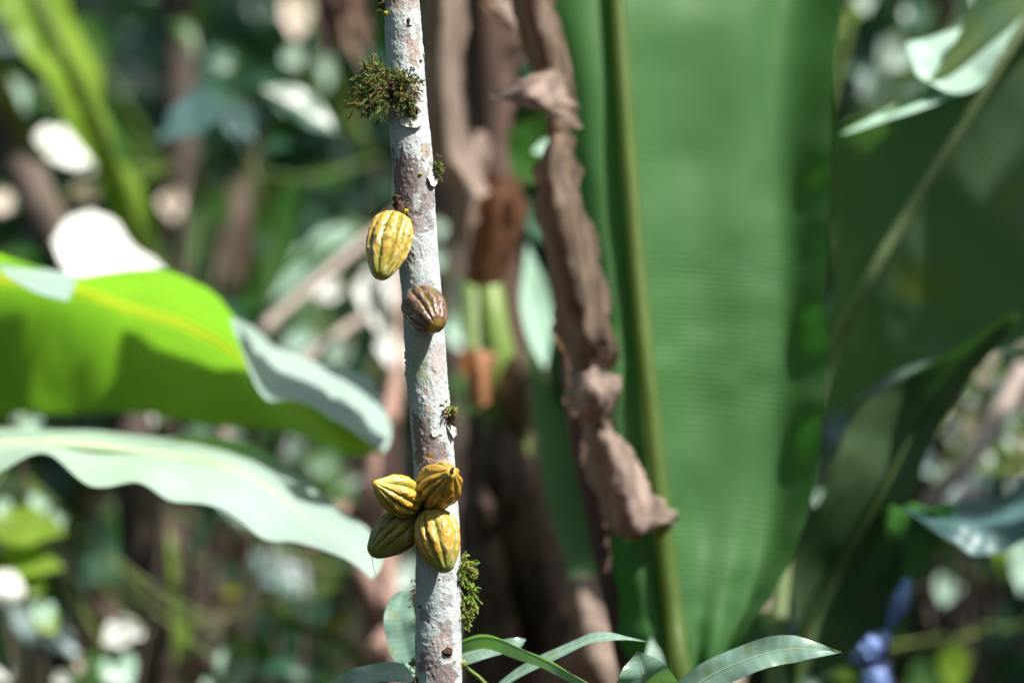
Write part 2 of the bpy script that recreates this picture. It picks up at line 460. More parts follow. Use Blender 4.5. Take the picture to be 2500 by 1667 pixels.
# coordinates over the bark in centimetre-like units
U = TH * 2.8; V = PY * 0.056
q = np.stack([np.sin(TH).ravel() * 2.8, np.cos(TH).ravel() * 2.8, V.ravel()], 1)
n_big = fbm(q * .45, 11, 4).reshape(TH.shape); n_mid = fbm(q * 1.6, 23, 4).reshape(TH.shape)
n_fine = fbm(q * np.array([7, 7, 2.6]), 31, 3).reshape(TH.shape); n_v = fbm(q * np.array([5, 5, .8]), 41, 3).reshape(TH.shape)
warp = (n_mid - .5)
warpx = (fbm(q * 1.3, 57, 4).reshape(TH.shape) - .5)
def patch(xf, py, hw, hh, amp=1.0):
    """soft mask of an irregular patch at fraction xf across the trunk and source row py"""
    th = math.asin(max(-1, min(1, xf)))
    dt = (TH - th + math.pi) % (2 * math.pi) - math.pi
    dd = np.maximum(np.abs(dt / hw + warpx * 1.5), np.abs((PY - py) / hh + warp * 1.7))
    return np.clip((1.0 - dd) * 7, 0, 1) * amp
base = np.zeros(TH.shape + (3,)); white = np.array([.47, .505, .50]); green = np.array([.31, .40, .34]); mauve = np.array([.17, .125, .12]); tan = np.array([.36, .27, .23])
base[:] = white
base *= (0.80 + .34 * n_mid)[..., None]
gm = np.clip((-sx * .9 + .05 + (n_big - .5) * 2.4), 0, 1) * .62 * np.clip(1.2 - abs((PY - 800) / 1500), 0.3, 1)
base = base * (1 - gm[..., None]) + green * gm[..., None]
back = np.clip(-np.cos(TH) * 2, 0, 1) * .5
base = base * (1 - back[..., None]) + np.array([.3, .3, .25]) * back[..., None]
patches = [(.1, 4, 1.3, 22, .75, tan), (.55, 125, .42, 34, .85, tan), (.05, 90, .35, 18, .45, mauve), (.45, 226, .3, 30, .7, tan), (-.35, 262, .75, 42, .5, mauve),
           (.75, 372, .35, 17, .85, tan), (-.45, 460, .85, 78, .92, mauve), (.55, 470, .7, 62, .62, mauve), (.1, 530, 1.0, 34, .55, mauve),
           (.68, 884, .5, 44, .55, np.array([.42, .31, .30])), (-.55, 1062, .5, 50, .8, mauve), (-.15, 1110, .8, 44, .8, mauve), (.35, 1140, .5, 30, .45, tan),
           (.86, 1026, .3, 17, .9, tan), (-.75, 1325, .5, 24, .7, np.array([.16, .13, .11])), (.35, 1538, .3, 26, .6, mauve), (.1, 1575, .55, 26, .55, tan), (-.55, 1612, .5, 22, .75, mauve), (.25, 1645, .6, 34, .8, mauve),  # greyish dark patch at left by the lower pods paints their shadow
           (-.6, 1500, .3, 14, .5, mauve), (.45, 1405, .3, 9, .35, mauve), (0, 1900, 1.6, 120, .7, mauve), (0, -180, 1.2, 60, .7, mauve), (.3, -420, 1.5, 90, .7, mauve)]
rng0 = np.random.RandomState(3)
for _ in range(26):
    patches.append((rng0.uniform(-.9, .9), rng0.uniform(-500, 2000), rng0.uniform(.12, .3), rng0.uniform(6, 18), rng0.uniform(.25, .5), [mauve, tan, green][rng0.randint(3)]))
disp = np.zeros(TH.shape)
for (xf, py, hw, hh, amp, c) in patches:
    amp = min(1, amp * 1.12)
    k = patch(xf, py, hw, hh); a = (k * amp * (.75 + .5 * n_v))[..., None].clip(0, 1)
    base = base * (1 - a) + c * (.7 + .6 * n_v)[..., None] * a
    edge = (4 * k * (1 - k)) * (n_fine > .42)
    base *= (1 - .42 * edge * amp)[..., None]
    disp -= .00035 * k
k = patch(-.5, 890, .62, 46); base = base * (1 - .9 * k[..., None]) + np.array([.30, .36, .23]) * .9 * k[..., None]
sm = 1 - .85 * k
k = patch(.12, 492, .24, 20); base = base * (1 - .75 * k[..., None]) + white * .75 * k[..., None]
for (xf, py, hw, hh) in [(-.12, 955, .09, 9), (-.1, 995, .1, 8), (-.1, 1112, .12, 8), (-.3, 1118, .08, 6), (-.12, 902, .05, 6)]:
    k = patch(xf, py, hw, hh, .75)[..., None]; base = base * (1 - k) + np.array([.48, .24, .09]) * k
# vertical cracks and specks
crk = np.clip((.36 - n_v) * 14, 0, 1) * np.clip((n_mid - .35) * 4, 0, 1)
base *= (1 - .38 * crk)[..., None]; disp -= .0004 * crk
spk = np.clip((n_fine - .70) * 14, 0, 1); base *= (1 - .45 * spk)[..., None]
disp += (n_fine - .5) * .0011 * sm + (n_mid - .5) * .0016 + (n_big - .5) * .0022
# warts in vertical runs
rows = len(pyv); i0 = 60; dpy = 2400 / 1249
rng = np.random.RandomState(5)
for _ in range(330):
    th0 = rng.uniform(-math.pi, math.pi); y0 = rng.uniform(-400, 2000); n = rng.randint(1, 6)
    for j in range(n):
        y = y0 + j * rng.uniform(9, 20); th = th0 + rng.normal(0, .03)
        r = rng.uniform(1.3, 3.0); h = rng.uniform(.0004, .0012)
        iy = int(round((y + 400) / dpy)) + 60; ix = int(round((th + math.pi) / (2 * math.pi) * NTH))
        for a in range(-3, 4):
            for b in range(-3, 4):
                yy = iy + a; xx = (ix + b) % NTH
                if 0 <= yy < rows:
                    g = math.exp(-((a * dpy) ** 2 + (b * 1.9) ** 2) / (r * r))
                    disp[yy, xx] += h * g; base[yy, xx] = base[yy, xx] * (1 - .3 * g) + np.array([.72, .72, .68]) * .3 * g
                    if a == 2 and abs(b) < 2: base[yy, xx] *= .8
# node swelling on the left edge
th_n = math.asin(-.95); dt = TH - th_n
disp += .0035 * np.exp(-(dt / .28) ** 2 - ((PY - 912) / 13) ** 2)
disp += .002 * np.exp(-((TH - math.asin(-.9)) / .5) ** 2 - ((PY - 1560) / 30) ** 2)
Rm = R * S0 + disp
X = (C - 1250) * S0 + Rm * np.sin(TH); Y = -Rm * np.cos(TH); Z = CAMZ - (PY - 833.5) * S0
tv = np.stack([X.ravel(), Y.ravel(), Z.ravel()], 1)
ri = np.arange(rows - 1)[:, None] * NTH; ci = np.arange(NTH)[None, :]; cn = (ci + 1) % NTH
tf = np.stack([(ri + ci).ravel(), (ri + NTH + ci).ravel(), (ri + NTH + cn).ravel(), (ri + cn).ravel()], 1)
mesh_obj('trunk', tv, tf.tolist(), M['bark'], tree, True, None, np.clip(base, 0.01, .85).reshape(-1, 3))
for yy in range(-700, 2100, 120):
    if yy in (-10000,): continue
    HOLES.append((P(1030, yy, D0), .22))

def lump(name, px, py, r, mat, parent, squash=(1, .6, 1), seed=1, lift=0, n=3, rough=.5, pos=None):
    p, nr = on_trunk(px, py, lift) if pos is None else (Vector(pos), Vector((0, -1, 0)))
    bm = bmesh.new(); bmesh.ops.create_icosphere(bm, subdivisions=n, radius=1)
    vv = np.array([v.co[:] for v in bm.verts]); k = fbm(vv * 2.4 + seed * 9, seed, 4); k2 = fbm(vv * 6 + seed * 5, seed + 4, 2)
    v = [Vector(a) * (1 + rough * (2 * b - 1) + rough * .6 * (2 * c - 1)) for a, b, c in zip(vv, k, k2)]
    rot = Vector((0, -1, 0)).rotation_difference(nr).to_matrix()
    v = [p + rot @ Vector((a.x * r * squash[0], a.y * r * squash[1], a.z * r * squash[2])) for a in v]
    f = [[q.index for q in g.verts] for g in bm.faces]; bm.free()
    return mesh_obj(name, v, f, mat, parent)
lump('flower_cushion', 998, 55, .0030, M['scar'], tree, (.8, .9, 1.4), 2)
lump('flower_cushion', 999, 66, .0028, M['scar'], tree, (1.5, .7, .5), 3)
lump('flower_cushion', 1012, 274, .0058, M['scar'], tree, (1, .8, 1.2), 4)
lump('flower_cushion', 1007, 282, .0040, M['scar'], tree, (1.2, .8, .8), 14)
lump('flower_cushion', 1094, 1586, .0062, M['scar'], tree, (1.1, .6, 1), 5)
lump('flower_cushion', 1018, 1665, .006, M['scar'], tree, (1, 1, 1.6), 6)
lump('flower_cushion', 1025, 1478, .0022, M['scar'], tree, (1.6, .7, .8), 7)
lump('flower_cushion', 1041, 184, .0022, M['scar'], tree, (1, 1, 1.6), 8)
lump('flower_cushion', 1028, 150, .0018, M['scar'], tree, (1.6, 1, .6), 9)
for i, yy in enumerate((862, 872, 886, 897)):
    lump('bark_speck', trunk_c(yy)[0] - trunk_c(yy)[1] * .995, yy, .0018, M['scar'], tree, (.8, .8, 1.5), 20 + i, n=2)
lump('lichen', 930, 27, .0052, M['lichen'], tree, (1.3, .8, .7), 31, .004)
lump('lichen', 945, 36, .0038, M['lichen'], tree, (1.3, .8, .9), 32, .002)
lump('lichen', 992, 517, .0042, M['lichen'], tree, (1.5, .9, .8), 33, .003)
lump('lichen', 1027, 427, .0022, M['lichen'], tree, (1.3, .8, .8), 34)
lump('lichen', 1078, 988, .0020, M['scar'], tree, (1.3, .6, .8), 35)
lump('bark_speck', 1075, 1408, .0018, M['flake'], tree, (1, 1.2, 1), 36, n=2)
def flake(px, py, w, h, curl, seed):
    nu, nv = 12, 10; v = []; f = []; r3 = np.random.RandomState(seed); jag = r3.uniform(.75, 1, nu)
    for j in range(nv):
        for i in range(nu):
            a = (i / (nu - 1) * 2 - 1); b = j / (nv - 1)
            hh = h * (math.sqrt(max(0, 1 - a * a * .92))) * jag[i]
            p, nr = on_trunk(px + a * w, py + b * hh, .0006 + curl * b ** 2.2)
            v.append(p)
    for j in range(nv - 1):
        for i in range(nu - 1): a = j * nu + i; f.append((a, a + 1, a + nu + 1, a + nu))
    o = mesh_obj('bark_flake', v, f, M['flake'], tree)
    so = o.modifiers.new('thick', 'SOLIDIFY'); so.thickness = .0007
flake(1005, 292, 25, 30, .0045, 1); flake(1052, 432, 9, 30, .004, 2); flake(1101, 1036, 11, 34, .005, 3); flake(1063, 1052, 9, 16, .0008, 4); flake(1040, 130, 8, 14, .001, 5)

# upper limbs that carry the cacao's own crown, above the picture
m = MB()
top = P(955, -3250, D0)
for k in range(4):
    a = k * 1.57 + .4; e = top + Vector((math.cos(a) * .9, math.sin(a) * .9, .8))
    m.tube([top - Vector((0, 0, .1)), top + (e - top) * .4 + Vector((0, 0, .05)), e], [.018, .014, .006], 8, 10)
m.build('limb', M['darkwood'], tree)

# ------------------------------------------------------------------ pods
PROFS = {
 'egg':  [(0, 0), (.02, .30), (.07, .56), (.16, .80), (.30, .97), (.43, 1), (.58, .93), (.73, .76), (.86, .53), (.94, .37), (.985, .20), (1, 0)],
 'blunt': [(0, 0), (.015, .4), (.06, .70), (.15, .90), (.30, 1), (.48, .98), (.64, .84), (.78, .60), (.88, .38), (.94, .28), (.98, .20), (1, 0)],
 'wide': [(0, 0), (.015, .4), (.06, .70), (.15, .90), (.30, 1), (.46, .99), (.62, .89), (.76, .72), (.87, .54), (.94, .40), (.98, .26), (1, 0)],
 'stub': [(0, 0), (.02, .4), (.07, .68), (.18, .92), (.32, 1), (.5, .98), (.66, .88), (.78, .74), (.88, .60), (.95, .47), (.985, .3), (1, 0)],
 'pointed': [(0, 0), (.03, .3), (.1, .6), (.22, .88), (.38, 1), (.52, .96), (.68, .78), (.82, .50), (.92, .28), (.97, .18), (1, 0)]}
def pod(Bp, Tp, rad, label, prf='egg', ridge=(.60, .36, .05), groove=(.22, .25, .03), tipc=(.12, .22, .03), tipamt=.6, topc=None, topamt=0,
        rot=0.0, bend=(0, 0, 0), seed=1, tipnub=0, ng=10, depth=.19, splash=None, cork=0):
    B = Vector(Bp); T = Vector(Tp); ax = (T - B); L = ax.length; ax.normalize()
    root = empty('cacao_pod', B, label, 'cacao pod', 'cacao pods growing on the trunk')
    a = ax.cross(Vector((0, -1, .01))); a.normalize(); b = ax.cross(a)
    nt_, na = 110, 200
    t = 0.5 - 0.5 * np.cos(np.linspace(0, 1, nt_) * math.pi); t = .55 * t + .45 * np.linspace(0, 1, nt_)
    pr = np.interp(t, *zip(*PROFS[prf])); pr = np.convolve(np.pad(pr, 2, 'edge'), np.ones(5) / 5, 'valid'); pr[0] = pr[-1] = 0
    an = np.linspace(0, 2 * math.pi, na, endpoint=False)
    TT, AA = np.meshgrid(t, an, indexing='ij'); PR = pr[:, None]
    wob = (fbm(np.stack([np.cos(AA).ravel() * 1.3, np.sin(AA).ravel() * 1.3, TT.ravel() * 2.5 + seed], 1), seed, 2).reshape(TT.shape) - .5)
    A2 = AA + rot + wob * .28
    A2 = A2 + .12 * np.sin(A2 * 2 + seed) + .08 * np.sin(A2 * 3 + seed * 2)
    s = np.abs(np.sin(A2 * ng / 2)); rd = s ** .55                    # round ridges, sharp furrows
    alt = .72 + .28 * np.cos(A2 * ng / 2) ** 2 * 0 + .28 * (np.cos(A2 * ng / 4) ** 2)
    fade = np.clip(TT / .10, 0, 1) ** .6 * np.clip((1.0 - TT) / .16, 0.12, 1) ** .7
    q = np.stack([np.cos(AA).ravel() * 3, np.sin(AA).ravel() * 3, TT.ravel() * 7 + seed * 3], 1)
    bump = fbm(q, seed + 5, 3).reshape(TT.shape) - .5
    bf = fbm(q * 3.2, seed + 8, 3).reshape(TT.shape) - .5
    rr_ = rad * PR * (1 - depth * (1 - rd) * fade * alt * 1.25 + .13 * bump + .07 * bf)
    cx = np.array(a)[None, None] * np.cos(AA)[..., None] + np.array(b)[None, None] * np.sin(AA)[..., None]
    bow = (np.sin(TT * math.pi))[..., None] * np.array(bend)[None, None]
    cent = np.array(B)[None, None] + np.array(ax)[None, None] * (TT * L)[..., None] + bow
    G = cent + cx * rr_[..., None]
    ridge, groove, tipc = map(np.array, (ridge, groove, tipc))
    kr = np.clip((rd - .38) / .45 + bump * 1.9, 0, 1)[..., None]
    cl = groove * (1 - kr) + ridge * kr
    mot = (.82 + .5 * (bf + .35 * bump))[..., None]
    cl = cl * mot
    kt = (np.clip((TT - .62) / .32 + bump * .8 - rd * .12, 0, 1) * tipamt)[..., None]; cl = cl * (1 - kt) + tipc * kt * (.8 + .5 * rd[..., None])
    if topc is not None:
        k0 = (np.clip((.42 - TT) / .35 + bump * .9, 0, 1) * topamt)[..., None]; cl = cl * (1 - k0) + np.array(topc) * k0
    if splash is not None:
        k0 = np.clip((bump + bf * .8 - .12) * 9, 0, 1)[..., None] * splash[1]; cl = cl * (1 - k0) + np.array(splash[0]) * k0
    kn = np.clip((TT - .965) * 40, 0, 1)[..., None]; cl = cl * (1 - kn) + np.array((.50, .33, .07)) * kn
    dark = np.clip((bf - .27) * 16, 0, 1)[..., None]; cl = cl * (1 - .7 * dark) + np.array((.10, .05, .02)) * .7 * dark
    v = G.reshape(-1, 3); f = []
    for i in range(nt_ - 1):
        for j in range(na):
            j2 = (j + 1) % na; f.append((i * na + j, i * na + j2, (i + 1) * na + j2, (i + 1) * na + j))
    mesh_obj('husk', v, f, M['pod'], root, True, None, np.clip(cl, .005, .8).reshape(-1, 3))
    return root, B, T, ax

def stalk(root, pts, r0, r1):
    m = MB(); m.tube(pts, [r0, (r0 + r1) / 2, r1], 10, 12, wob=.35); m.build('stalk', M['scar'], root)

# 1 yellow pod hanging from a short stalk, upper left
r1, B, T, ax = pod(P(968, 523, D0 - .030), P(926, 682, D0 - .072), .0310, 'ripe yellow pod with pale rough edge, uppermost on the trunk, hanging left of it', 'wide',
    (.62, .40, .07), (.30, .29, .035), (.22, .26, .035), .75, rot=.55, seed=3, bend=(-.001, 0, 0), splash=((.66, .58, .40), .55), depth=.2)
stalk(r1, [on_trunk(978, 500)[0], P(978, 508, D0 - .034), B + (B - T).normalized() * -.004], .006, .0045)
lump('flower_cushion', 972, 487, .0062, M['scar'], tree, (1, .8, 1.2), 41)
lump('flower_cushion', 968, 502, .0052, M['scar'], tree, (1, .9, 1.2), 42)
lump('flower_cushion', 990, 527, .0045, M['scar'], tree, (1.4, .8, 1), 43)
# 2 purple pod pointing at the lens
r2, B, T, ax = pod(P(1018, 724, D0 - .022), P(1066, 796, D0 - .082), .0305, 'small purple-brown pod with green furrows pressed against the middle of the trunk', 'stub',
    (.15, .08, .06), (.20, .19, .02), (.12, .055, .035), .9, rot=.2, seed=9, splash=((.32, .16, .16), .3), depth=.19)
stalk(r2, [on_trunk(1012, 716, -.003)[0], P(1014, 720, D0 - .024), B + ax * .004], .006, .0045)
hub = on_trunk(1034, 1236)[0]
# 3 upper right of the cluster, tip up towards the lens
r3_, B, T, ax = pod(P(1052, 1208, D0 - .036), P(1104, 1150, D0 - .112), .0318, 'yellow pod with dark scarred tip turned up, top of the cluster of four', 'blunt',
    (.56, .29, .035), (.30, .25, .025), (.58, .40, .06), .5, topc=(.28, .25, .03), topamt=.55, rot=.3, seed=15, depth=.2)
stalk(r3_, [hub, (hub + B) / 2, B + ax * .004], .006, .005)
lump('tip_scar', 0, 0, .0033, M['scar'], r3_, (.8, .8, 1.5), 51, pos=P(1104, 1149, D0 - .1125), n=2)
# 4 left, tip pointing up left
r4, B, T, ax = pod(P(1024, 1234, D0 - .046), P(911, 1178, D0 - .090), .0285, 'yellow pod pointing left with a green streak and blunt tip, left in the cluster', 'pointed',
    (.60, .36, .035), (.25, .28, .03), (.50, .46, .08), .7, rot=.75, seed=21, depth=.21)
stalk(r4, [hub, (hub + B) / 2, B + ax * .004], .006, .005)
# 5 lower left behind
r5, B, T, ax = pod(P(1016, 1254, D0 - .020), P(903, 1354, D0 - .040), .0300, 'darker olive green pod hanging down left beneath the others in the cluster', 'egg',
    (.34, .24, .035), (.11, .14, .018), (.10, .16, .02), .75, rot=.15, seed=27, depth=.14)
stalk(r5, [hub, (hub + B) / 2, B + ax * .004], .006, .005)
m = MB(); m.tube([P(907, 1356, D0 - .04), P(910, 1370, D0 - .042), P(912, 1384, D0 - .041), P(917, 1400, D0 - .043)], [.0005, .0004, .0004, .0003], 5, 10); m.build('fibre', M['scar'], r5)
# 6 bottom, hanging in front of the trunk
r6, B, T, ax = pod(P(1050, 1240, D0 - .050), P(1090, 1398, D0 - .078), .0318, 'orange striped pod with green pointed end, lowest of the cluster in front of the trunk', 'egg',
    (.62, .34, .04), (.30, .33, .05), (.09, .19, .025), .85, rot=.0, seed=33, topc=(.30, .30, .05), topamt=.35, splash=((.60, .46, .26), .4), depth=.21)
stalk(r6, [hub, (hub + B) / 2, B + ax * .004], .006, .005)
# crumbs of dry flower on the cluster
for i, (x, y, d) in enumerate([(1046, 1228, .075), (1100, 1173, .098), (1087, 1180, .098), (1058, 1331, .09), (962, 1232, .09), (1046, 1226, .07)]):
    pass

# ------------------------------------------------------------------ moss
def moss(name, cx, cy, d, n, spread, length, label, dirs, seed, palette, thick=.0007, sub=5, core=None, lab_cat='moss'):
    r = random.Random(seed)
    root = empty(name, P(cx, cy, d), label, lab_cat, 'moss tufts on the cacao trunk')
    mb = MB()
    n = int(n * .55); length *= .85; sub *= 4; thick *= 1.15
    for k in range(n):
        ox, oy, oz = r.gauss(0, spread[0]), r.gauss(0, spread[2]), r.gauss(0, spread[1])
        ox = max(-2 * spread[0], min(2 * spread[0], ox))
        b = Vector(P(cx + ox, cy + oz, d + oy))
        bx = (cx + ox); c0, r0 = trunk_c(cy + oz)
        if abs(bx - c0) < r0 and True:
            q_, nr = on_trunk(bx, cy + oz); b = q_ + nr * r.uniform(0, .008)
        dr = Vector(r.choice(dirs)) + Vector((r.gauss(0, .45), r.gauss(0, .45), r.gauss(0, .45)))
        # outwards from the tuft's middle
        dr += Vector((ox / spread[0] * .3, 0, -oz / spread[1] * .2)); dr.normalize()
        L = length * r.uniform(.2, .85)
        cur = Vector((r.gauss(0, .6), r.gauss(0, .5), r.gauss(-.35, .5))) * L
        pts = [b, b + dr * L * .5 + cur * .12, b + dr * L + cur * .5]
        c = palette[min(len(palette) - 1, int(r.random() ** 1.2 * len(palette)))]
        c = tuple(x * r.uniform(.7, 1.3) for x in c)
        mb.tube(pts, [thick, thick * .9, thick * .4], 4, 5, c=c)
        for s in range(sub):
            tt = r.uniform(.2, 1); p = pts[0].lerp(pts[2], tt) + (pts[1] - (pts[0] + pts[2]) / 2) * (1 - abs(2 * tt - 1))
            dd = (dr * .8 + Vector((r.gauss(0, .6), r.gauss(0, .6), r.gauss(0, .6)))).normalized() * .0032 * r.uniform(.6, 1.5)
            w_ = dd.cross(Vector((r.random(), -1, r.random()))).normalized() * thick * .9
            mb.add([p - w_, p + w_, p + dd], [(0, 1, 2)], c=tuple(x * r.uniform(.8, 1.4) for x in c))
    mb.build('moss_strands', M['moss'], root, usecol=True)['kind'] = 'stuff'
    if core:
        for (x, y, rad, sq, dd) in core:
            lump('moss_core', x, y, rad, M['scar'], root, sq, seed + x % 7, pos=P(x, y, dd), rough=.6)
    return root
PAL = [(.10, .12, .02), (.06, .08, .016), (.15, .155, .03), (.035, .045, .012), (.13, .10, .04)]
PALG = [(.13, .19, .025), (.18, .24, .035), (.09, .135, .02), (.23, .27, .06)]
t1 = moss('moss_tuft', 925, 222, D0 - .025, 420, (22, 22, .012), .022, 'large olive moss clump wrapped round the left side near the top', [(-1, -.4, -.2), (-.5, -.6, .6), (-.3, -.7, -.6)], 1, PAL,
     core=[(925, 222, .012, (1.2, .8, 1.1), D0 - .022), (945, 212, .012, (1.2, .8, .8), D0 - .028)])
for (cx, cy, n, sp, L, dirs, sd) in [(975, 200, 230, (22, 9, .004), .020, [(.5, -.6, .6), (.8, -.5, .1), (0, -.7, .7)], 2), (900, 250, 150, (20, 14, .01), .020, [(-.4, -.3, -1), (-1, -.2, -.3)], 3),
                             (985, 240, 160, (13, 15, .004), .022, [(.3, -.6, -1), (.5, -.4, -.5)], 4), (912, 170, 110, (14, 10, .008), .020, [(-.2, -.2, 1), (-.6, -.2, .5)], 5), (1003, 268, 50, (6, 10, .003), .012, [(.2, -.8, -.6)], 6)]:
    r = moss('moss_part', cx, cy, D0 - .03, n, sp, L, 'x', dirs, sd, PAL)
    for ch in list(r.children):
        ch.parent = t1; ch.matrix_parent_inverse = Matrix.Translation(-Vector(t1.location)); ch.name = 'moss_strands'
    bpy.data.objects.remove(r)
moss('moss_tuft', 1066, 404, D0 - .005, 60, (4, 12, .004), .011, 'tiny moss sprig on the right edge above the brown bark patch', [(1, -.2, .1), (.8, -.2, -.8)], 11, PAL)
moss('moss_tuft', 1094, 1003, D0 - .02, 90, (8, 8, .003), .006, 'crusty brown-green moss scrap on the right edge below mid height', [(.6, -.6, .4), (.7, -.6, -.3)], 12, [(.24, .20, .05), (.12, .08, .03), (.2, .22, .05)],
     core=[(1104, 1018, .006, (.8, .8, 1.6), D0 - .018)])
moss('moss_tuft', 1132, 1395, D0 + .0, 190, (8, 14, .008), .018, 'bright green leafy moss on the right edge below the pods', [(1, -.2, .5), (1, -.2, 0), (.8, -.1, -.5)], 13, PALG, .0009,
     core=[(1131, 1440, .007, (.7, .9, 3), D0 + .004)])
for (cx, cy, n, sp, L, dirs, sd) in [(1142, 1452, 130, (7, 20, .006), .018, [(.9, -.2, -.4), (.5, -.1, -1)], 14), (1134, 1500, 60, (5, 12, .006), .014, [(.6, -.1, -1), (.9, -.1, -.2)], 15)]:
    r = moss('moss_part', cx, cy, D0, n, sp, L, 'x', dirs, sd, PALG, .0009)
    par = [o for o in col.objects if o.name.startswith('moss_tuft') and 'leafy' in o['label']][0]
    for ch in list(r.children): ch.parent = par; ch.matrix_parent_inverse = Matrix.Translation(-Vector(par.location)); ch.name = 'moss_strands'
    bpy.data.objects.remove(r)
moss('moss_tuft', 1015, 1450, D0, 22, (1.5, 24, .004), .009, 'sparse thin moss hairs on the left edge low on the trunk', [(-1, -.2, .1), (-1, 0, -.5)], 16, PALG, .0005, 2)
moss('moss_tuft', 1013, 1612, D0, 24, (2, 6, .004), .009, 'small yellow-green moss tip on the left edge near the bottom', [(-1, -.2, -.2), (-.6, 0, -.8)], 17, PALG)
moss('moss_tuft', 1127, 1614, D0, 8, (1.5, 3, .003), .008, 'few yellow moss hairs on the right edge near the bottom', [(1, -.2, -.1)], 18, [(.4, .36, .06)])
moss('moss_tuft', 936, 8, D0, 50, (4, 12, .006), .008, 'dark moss fringe on the left edge at the very top', [(-1, -.4, .2), (-.4, -.8, -.4)], 19, PAL)

# ================================================================== FOREGROUND SAPLINGS (nearly in focus)
def fleaf(root, pts, wpx, tilt, mat='youngleaf', prf=PROF, fold=.22, wave=.1, flip=False, nu=34, rib=True):
    sp = [P(*p) for p in pts]
    v, f, uv = blade_geo(sp, wpx * pxm(pts[0][2]), tilt, fold, nu, 10, wave, rnd.randint(0, 999), prf)
    o = mesh_obj('leaf', v, f, M[mat], root, True, uv)
    if rib:
        mid = [v[i * 11 + 5] for i in range(nu)]
        m = MB(); m.tube(mid, [.0011 * (1 - .75 * i / nu) for i in range(nu)], 6)
        m.build('midrib', M['ribpale'], o)
        off = Vector(mid[0])
    return o
def stemto(root, a, b, r=.003):
    a, b = Vector(a), Vector(b)
    m = MB(); m.tube([a, a.lerp(b, .5) + Vector((.01, .01, .03)), b], [r * 1.4, r, r * .7], 8, 10); m.build('petiole', M['stemgreen'], root)
sap = empty('sapling', P(1330, 3500, 5.42), 'leafy seedling right behind the trunk base with narrow drooping teal-green leaves', 'seedling')
m = MB(); m.tube([P(1330, 3510, 5.42), P(1320, 2600, 5.42), P(1290, 1900, 5.4)], [.012, .009, .006], 8, 12); m.build('stem', M['stemgreen'], sap)
node = P(1290, 1900, 5.4)
LANCE = [.05, .5, .82, 1, .98, .9, .76, .55, .28, .0]
# leaf crossing from the trunk's right edge down to the right
fleaf(sap, [(1085, 1592, 5.36), (1190, 1568, 5.34), (1300, 1608, 5.30), (1400, 1655, 5.28), (1530, 1720, 5.26)], 32, -.9, prf=[.5, .9, 1, .9, .82, .72, .6, .45, .25, .02], fold=.5)
fleaf(sap, [(1105, 1610, 5.40), (1180, 1585, 5.40), (1240, 1575, 5.41), (1284, 1560, 5.42)], 24, .25, prf=[.7, .95, 1, .95, .85, .75, .7, .62, .5, .02], fold=.1)
fleaf(sap, [(1160, 1720, 5.38), (1270, 1640, 5.37), (1400, 1575, 5.36), (1480, 1552, 5.36), (1584, 1567, 5.36)], 18, .9, prf=[.4, .7, .9, 1, 1, .95, .9, .8, .35, .0], fold=.35)
fleaf(sap, [(1010, 1640, 5.40), (985, 1560, 5.41), (975, 1500, 5.42), (985, 1440, 5.44)], 42, .12, prf=[.3, .75, 1, 1.0, .98, .95, .9, .8, .62, .05], rib=False)
fleaf(sap, [(1060, 1640, 5.34), (960, 1640, 5.30), (870, 1650, 5.27), (780, 1690, 5.24)], 30, -.75, prf=[.5, .8, .95, 1, 1, .95, .85, .7, .45, .05], fold=.15)
for q_ in [(1085, 1592, 5.36), (1160, 1720, 5.38), (1010, 1640, 5.40), (1060, 1640, 5.34)]: stemto(sap, node, P(*q_))
sap2 = empty('sapling', P(1560, 3500, 5.3), 'seedling at the bottom right of the trunk with one long wavy pale-veined leaf', 'seedling')
m = MB(); m.tube([P(1560, 3500, 5.3), P(1570, 2600, 5.3), P(1560, 1900, 5.3)], [.010, .008, .005], 8, 12); m.build('stem', M['stemgreen'], sap2)
fleaf(sap2, [(1600, 1760, 5.30), (1700, 1670, 5.29), (1820, 1610, 5.28), (1930, 1583, 5.28), (2054, 1592, 5.29)], 37, .22, prf=[.55, .8, .92, 1, 1, 1, .98, .9, .5, .0], wave=.22, fold=.12)
fleaf(sap2, [(1590, 1790, 5.30), (1578, 1710, 5.27), (1572, 1655, 5.26), (1555, 1590, 5.27)], 92, .1, prf=[.6, .9, 1, 1.0, .95, .88, .76, .6, .4, .03], fold=.35)
for q_ in [(1600, 1760, 5.30), (1590, 1790, 5.30)]: stemto(sap2, P(1560, 1900, 5.3), P(*q_))

# ================================================================== BANANA PLANTS
def rib(parent, pts, r, mat='rib', n=40, name='midrib'):
    m = MB(); m.tube([P(*p) for p in pts], r, 8, n); return m.build(name, M[mat], parent)

